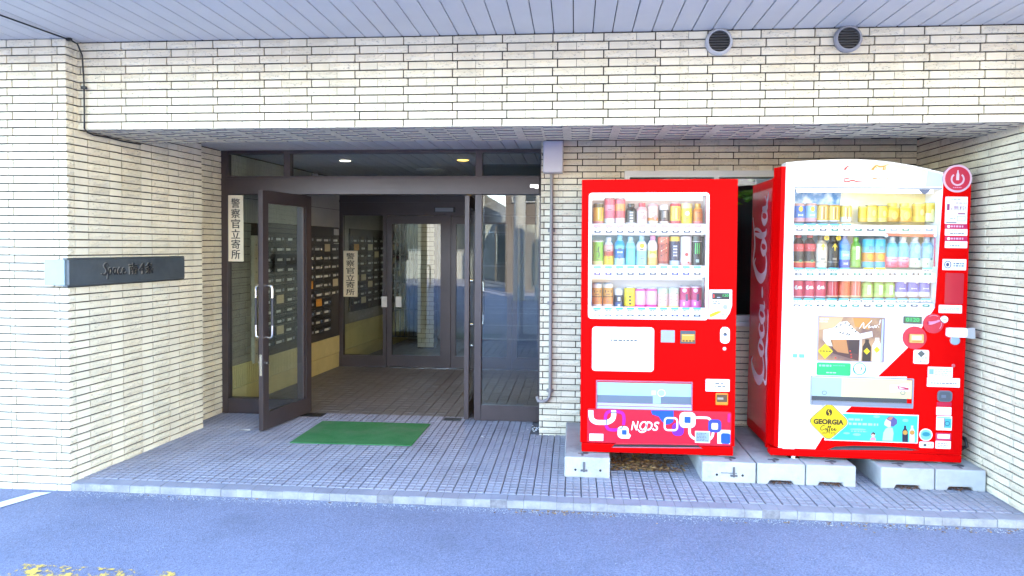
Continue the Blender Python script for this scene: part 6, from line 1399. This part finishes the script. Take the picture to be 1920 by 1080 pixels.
def plate_letters(m, du, dz, d0, d1):
    def sp(P):
        Ls, Rs = stroke([(.255 + du + x * .046, pz0 + .052 + dz + y * .046, w * .046) for x, y, w in P], None, 6)
        mb.prism(Ls + Rs[::-1], d0, d1, m, nf)
    sp([(1.15, 1.35, .08), (.75, 1.62, .22), (.40, 1.30, .28), (.75, .85, .30), (.80, .35, .28), (.35, .02, .24), (-.15, .18, .10)])
    sp([(1.25, .95, .12), (1.15, .3, .24), (1.0, -.65, .20)]); sp([(1.22, .8, .10), (1.55, .95, .20), (1.72, .5, .22), (1.45, .05, .18), (1.15, .15, .08)])
    sp([(2.62, .85, .08), (2.25, .9, .20), (2.05, .4, .22), (2.3, .05, .18), (2.6, .45, .10)]); sp([(2.68, .92, .18), (2.6, .3, .22), (2.75, .04, .14), (2.95, .2, .06)])
    sp([(3.62, .78, .16), (3.35, .92, .16), (3.1, .45, .22), (3.32, .04, .18), (3.75, .22, .06)])
    sp([(3.95, .42, .08), (4.35, .62, .14), (4.25, .9, .16), (3.98, .7, .2), (4.0, .15, .2), (4.4, .06, .14), (4.7, .3, .06)])
    for ch, a, b in (('南', .500, .580), ('4', .592, .650), ('条', .662, .742)):
        for q in (0, 1, -1): put_text(mb, ch, a + du + q * .0018, b + du + q * .0018, pz0 + dz + .045, pz0 + dz + .122, d1 + abs(q) * .0003, m, nf, depth=d1 - d0)
plate_letters(M_LET, -.004, .003, .0505, .055)
plate_letters(M_LETD, .0, .0, .0556, .059)
mb.build('lettering', npl)

# ------------------------------------------------------------------ black cable, junction box, conduit
M_CABLE = mat('black_cable', (.012, .012, .012), rough=.5)
mb = MB()
mb.tube([(-3.17, 3.30, 2.735), (-3.125, 3.62, 2.733), (-3.09, 3.95, 2.733), (-3.078, 4.06, 2.734), (-3.068, 4.10, 2.722), (-3.052, 4.118, 2.66), (-3.045, 4.122, 2.50), (-3.046, 4.125, 2.30), (-3.050, 4.128, 2.21), (-3.052, 4.16, 2.188), (-3.055, 4.22, 2.184), (-3.045, 4.34, 2.186), (-3.040, 4.50, 2.184), (-3.025, 4.66, 2.188)], .0048, M_CABLE)
cb = mb.build('cable', label='black cable running down the corner between left pillar and beam', cat='cable')
for p in ((-3.08, 4.045, 2.735), (-3.044, 4.122, 2.46)):
    mb = MB(); mb.box(p[0] - .016, p[0] + .016, p[1] - .010, p[1] + .006, p[2] - .008, p[2] + .008, M_CABLE); mb.build('clip', cb)
M_BOXG = mat('pale_grey_box', (.50, .50, .54), rough=.4, var=.04, vscale=4)
mb = MB(); mb.box(-.243, -.090, 5.38, 5.495, 2.062, 2.306, M_BOXG); jb = mb.build('junction_box', label='pale grey metal junction box high on the wall beside the entrance', cat='junction box', bevel=.006)
mb = MB(); mb.box(-.236, -.097, 5.374, 5.3795, 2.069, 2.299, M_BOXG); mb.build('lid', jb, bevel=.002)
mb = MB(); mb.lathe([(.008, 0), (.007, .004)], (-.246, 5.40, 2.20), 10, M_BLACK, axis='y'); mb.build('gland', jb)
M_PIPE = mat('grey_conduit', (.22, .20, .195), rough=.45, var=.12, vscale=9)
mb = MB(); mb.tube([(-.178, 5.473, 2.06), (-.178, 5.473, 1.2), (-.176, 5.473, .37), (-.180, 5.473, .315), (-.200, 5.473, .285), (-.235, 5.473, .272), (-.268, 5.476, .278), (-.283, 5.50, .30)], .0135, M_PIPE, n=10)
pp = mb.build('conduit_pipe', label='grey conduit pipe running down the brick wall from the junction box', cat='pipe')
for z in (1.62, 1.05, .36):
    mb = MB(); mb.box(-.205, -.150, 5.485, 5.500, z - .012, z + .012, M_PIPE); mb.lathe([(.019, z - .011), (.019, z + .011)], (-.178, 5.473, 0), 10, M_PIPE); mb.build('clip', pp)

# ------------------------------------------------------------------ round vents in the beam
M_VENT = mat('grey_vent_cover', (.40, .40, .40), rough=.45, metal=.0, var=.1, vscale=20); M_LOUV = mat('dark_louvre', (.12, .12, .12), rough=.5)
for x, z, lb, da in ((.815, 2.672, 'round louvred vent in the brick beam, the pale rimmed one nearer the door', 0), (1.527, 2.676, 'round louvred vent in the brick beam, the darker one nearer the right wall', 1)):
    rim = M_VENT if not da else mat('darker_vent_cover', (.24, .24, .25), rough=.45, metal=.0)
    mb = MB(); mb.lathe([(.077, 0), (.077, .018), (.066, .030), (.060, .030), (.058, .012), (.010, .011)], (x, 4.138, z), 32, [rim, rim, rim, M_LOUV, M_BLACK], axis='y')
    v_ = mb.build('round_vent', label=lb, cat='vent', group='round vents in the brick beam')
    for k in range(7):
        zz = z - .045 + k * .015; hw = sqrt(max(.0575 ** 2 - (zz - z) ** 2, 0)); mb = MB()
        mb.add([(x - hw, 4.112, zz - .003), (x + hw, 4.112, zz - .003), (x + hw, 4.124, zz + .006), (x - hw, 4.124, zz + .006), (x - hw, 4.114, zz - .004), (x + hw, 4.114, zz - .004)], [(0, 1, 2, 3), (0, 4, 5, 1)], M_LOUV); mb.build('louvre', v_)

# ------------------------------------------------------------------ window behind the machines
M_WF = mat('pale_window_frame', (.46, .47, .48), rough=.4, metal=.3)
win = thing('window', 'aluminium framed window behind the two vending machines', 'window', (1.15, 5.55, .93))
mb = MB()
mb.box(W0, W1, 5.49, 5.60, WZ1 - .05, WZ1, M_WF); mb.box(W0, W1, 5.49, 5.60, WZ0, WZ0 + .045, M_WF); mb.box(W0, W0 + .04, 5.49, 5.60, WZ0 + .045, WZ1 - .05, M_WF); mb.box(W1 - .04, W1, 5.49, 5.60, WZ0 + .045, WZ1 - .05, M_WF); mb.build('frame', win)
mb = MB(); mb.box(1.065, 1.105, 5.50, 5.59, WZ0 + .045, WZ1 - .05, M_WF); mb.build('mullion', win)
mb = MB(); mb.box(W0 - .03, W1 + .03, 5.45, 5.60, WZ0 - .035, WZ0 - .001, M_WF); mb.build('sill', win)
for x0, x1 in ((W0 + .04, 1.065), (1.105, W1 - .04)):
    mb = MB(); mb.box(x0, x1, 5.55, 5.556, WZ0 + .045, WZ1 - .05, M_GLASS); mb.build('pane', win)
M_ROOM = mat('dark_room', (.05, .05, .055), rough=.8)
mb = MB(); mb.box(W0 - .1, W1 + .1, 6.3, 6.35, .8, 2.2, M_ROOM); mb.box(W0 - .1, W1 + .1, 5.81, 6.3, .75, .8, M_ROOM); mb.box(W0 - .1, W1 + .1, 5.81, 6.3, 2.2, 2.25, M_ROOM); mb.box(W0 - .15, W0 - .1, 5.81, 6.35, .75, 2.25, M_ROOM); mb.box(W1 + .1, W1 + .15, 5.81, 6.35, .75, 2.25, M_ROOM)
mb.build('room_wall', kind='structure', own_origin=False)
M_LF = mat('pot_plant_green', (.10, .22, .02), rough=.5, var=.3, vscale=12)
mb = MB(); rr = random.Random(8)
for k in range(60):
    x = 1.42 + rr.gauss(0, .10); z = 1.93 + rr.gauss(0, .03); y = 5.85 + rr.uniform(-.05, .05); r = rr.uniform(.02, .05); a = rr.uniform(-.5, .5)
    mb.add([(x - r, y, z), (x, y - .01, z + r * .35 + a * .02), (x + r, y, z + a * .03), (x, y - .01, z - r * .35)], [(0, 1, 2, 3)], M_LF)
mb.build('hanging_plant', label='green plant just inside the window between the machines', cat='plant')

# mains cable beside the domed machine
mb = MB(); mb.tube([(2.40, 4.9, .16), (2.45, 4.80, .20), (2.49, 4.72, .20), (2.51, 4.66, .24), (2.515, 4.70, .28), (2.52, 4.85, .27), (2.52, 5.1, .18)], .010, M_CABLE)
mb.tube([(2.40, 4.95, .15), (2.46, 4.82, .17), (2.50, 4.74, .17), (2.52, 4.72, .21), (2.525, 4.9, .24)], .008, M_CABLE)
mb.build('power_cable', label='looped black power cable between the domed machine and right wall', cat='cable')

# ------------------------------------------------------------------ street across the forecourt (seen in the glass)
def facade(x0, x1, y, h, depth, cols, rows, wallm, label, zstart=1.0, ww=.6, wh=.5):
    mb = MB(); mb.box(x0, x1, y - depth, y, ZA, h, wallm); b = mb.build('building', label=label, cat='building')
    cw__ = (x1 - x0) / cols; rh = (h - zstart) / rows; MW = MATS.get('facade_window') or mat('facade_window', (.04, .05, .06), rough=.1, spec=.8)
    for i in range(cols):
        for j in range(rows):
            cx_ = x0 + (i + .5) * cw__; cz_ = zstart + (j + .5) * rh; w2, h2 = cw__ * ww / 2, rh * wh / 2; f = MB()
            f.box(cx_ - w2 - .05, cx_ + w2 + .05, y, y + .05, cz_ - h2 - .05, cz_ + h2 + .05, M_WF); f.box(cx_ - w2, cx_ + w2, y + .05, y + .06, cz_ - h2, cz_ + h2, MW); f.build('window', b)
    return b
M_B1 = mat('warm_brown_wall', (.13, .105, .09), rough=.8, var=.15, vscale=.8); M_B2 = mat('grey_wall', (.30, .30, .31), rough=.8, var=.1, vscale=.8); M_B3 = mat('cream_bounce_wall', (.66, .52, .26), rough=.8, var=.08, vscale=.8); M_B4 = mat('white_wall', (.36, .36, .35), rough=.8, var=.05, vscale=.8)
facade(-2.3, -1.0, -11.5, 6, 8, 1, 2, M_B1, 'narrow brown building across the forecourt, reflected in the glass', 2.6)
facade(-.98, 7.5, -12.0, 7, 9, 4, 2, M_B2, 'grey building across the forecourt with a lit shop window, reflected in the glass', 2.8)
facade(8.0, 24, -12.5, 9, 9, 8, 3, M_B3, 'unseen cream building far right behind the viewpoint, added to bounce warm light', 1.0)  # unseen; placed, coloured and raised to throw warm bounce on the left return
facade(-30, -3.6, -16, 3.6, 9, 9, 1, M_B4, 'low white building far left across the road, behind the viewpoint', .6)
facade(-3.5, -2.35, -14, 2.4, 3, 1, 1, M_B1, 'low brown shed with a dark gridded window across the forecourt', .4, .8, .6)
M_LW = mat('sunny_shop_window', (.6, .58, .5), rough=.4); 
mb = MB(); mb.box(-.85, 1.1, -11.99, -11.90, .45, 1.75, M_LW); mb.box(-.85, 1.1, -11.895, -11.86, .45, .72, mat('yellow_crates', (.70, .40, .05), rough=.5))
for x in (-.9, .1, 1.1): mb.box(x - .04, x + .04, -11.9, -11.84, .3, 1.85, M_WF)
mb.build('shop_window', label='shop window with yellow crates on the grey building opposite', cat='window')
mb = MB(); mb.tube([(-1.55, -8.0, ZA), (-1.55, -8.0, 9)], .17, M_B4, n=14); mb.tube([(-1.05, -8.2, ZA), (-1.05, -8.2, 9)], .07, M_B4, n=10); mb.build('utility_pole', label='pale concrete utility pole across the forecourt, reflected in the glass', cat='utility pole')
mb = MB(); mb.box(-.35, .9, -9.2, -9.12, 2.5, 3.9, M_B4); mb.box(-.35, .9, -9.115, -9.11, 3.0, 3.25, C((225, 40, 60))); mb.tube([(.3, -9.3, ZA), (.3, -9.3, 4)], .05, M_GREY); mb.build('street_sign', label='white board with a red band on a pole, reflected in the glass', cat='sign')
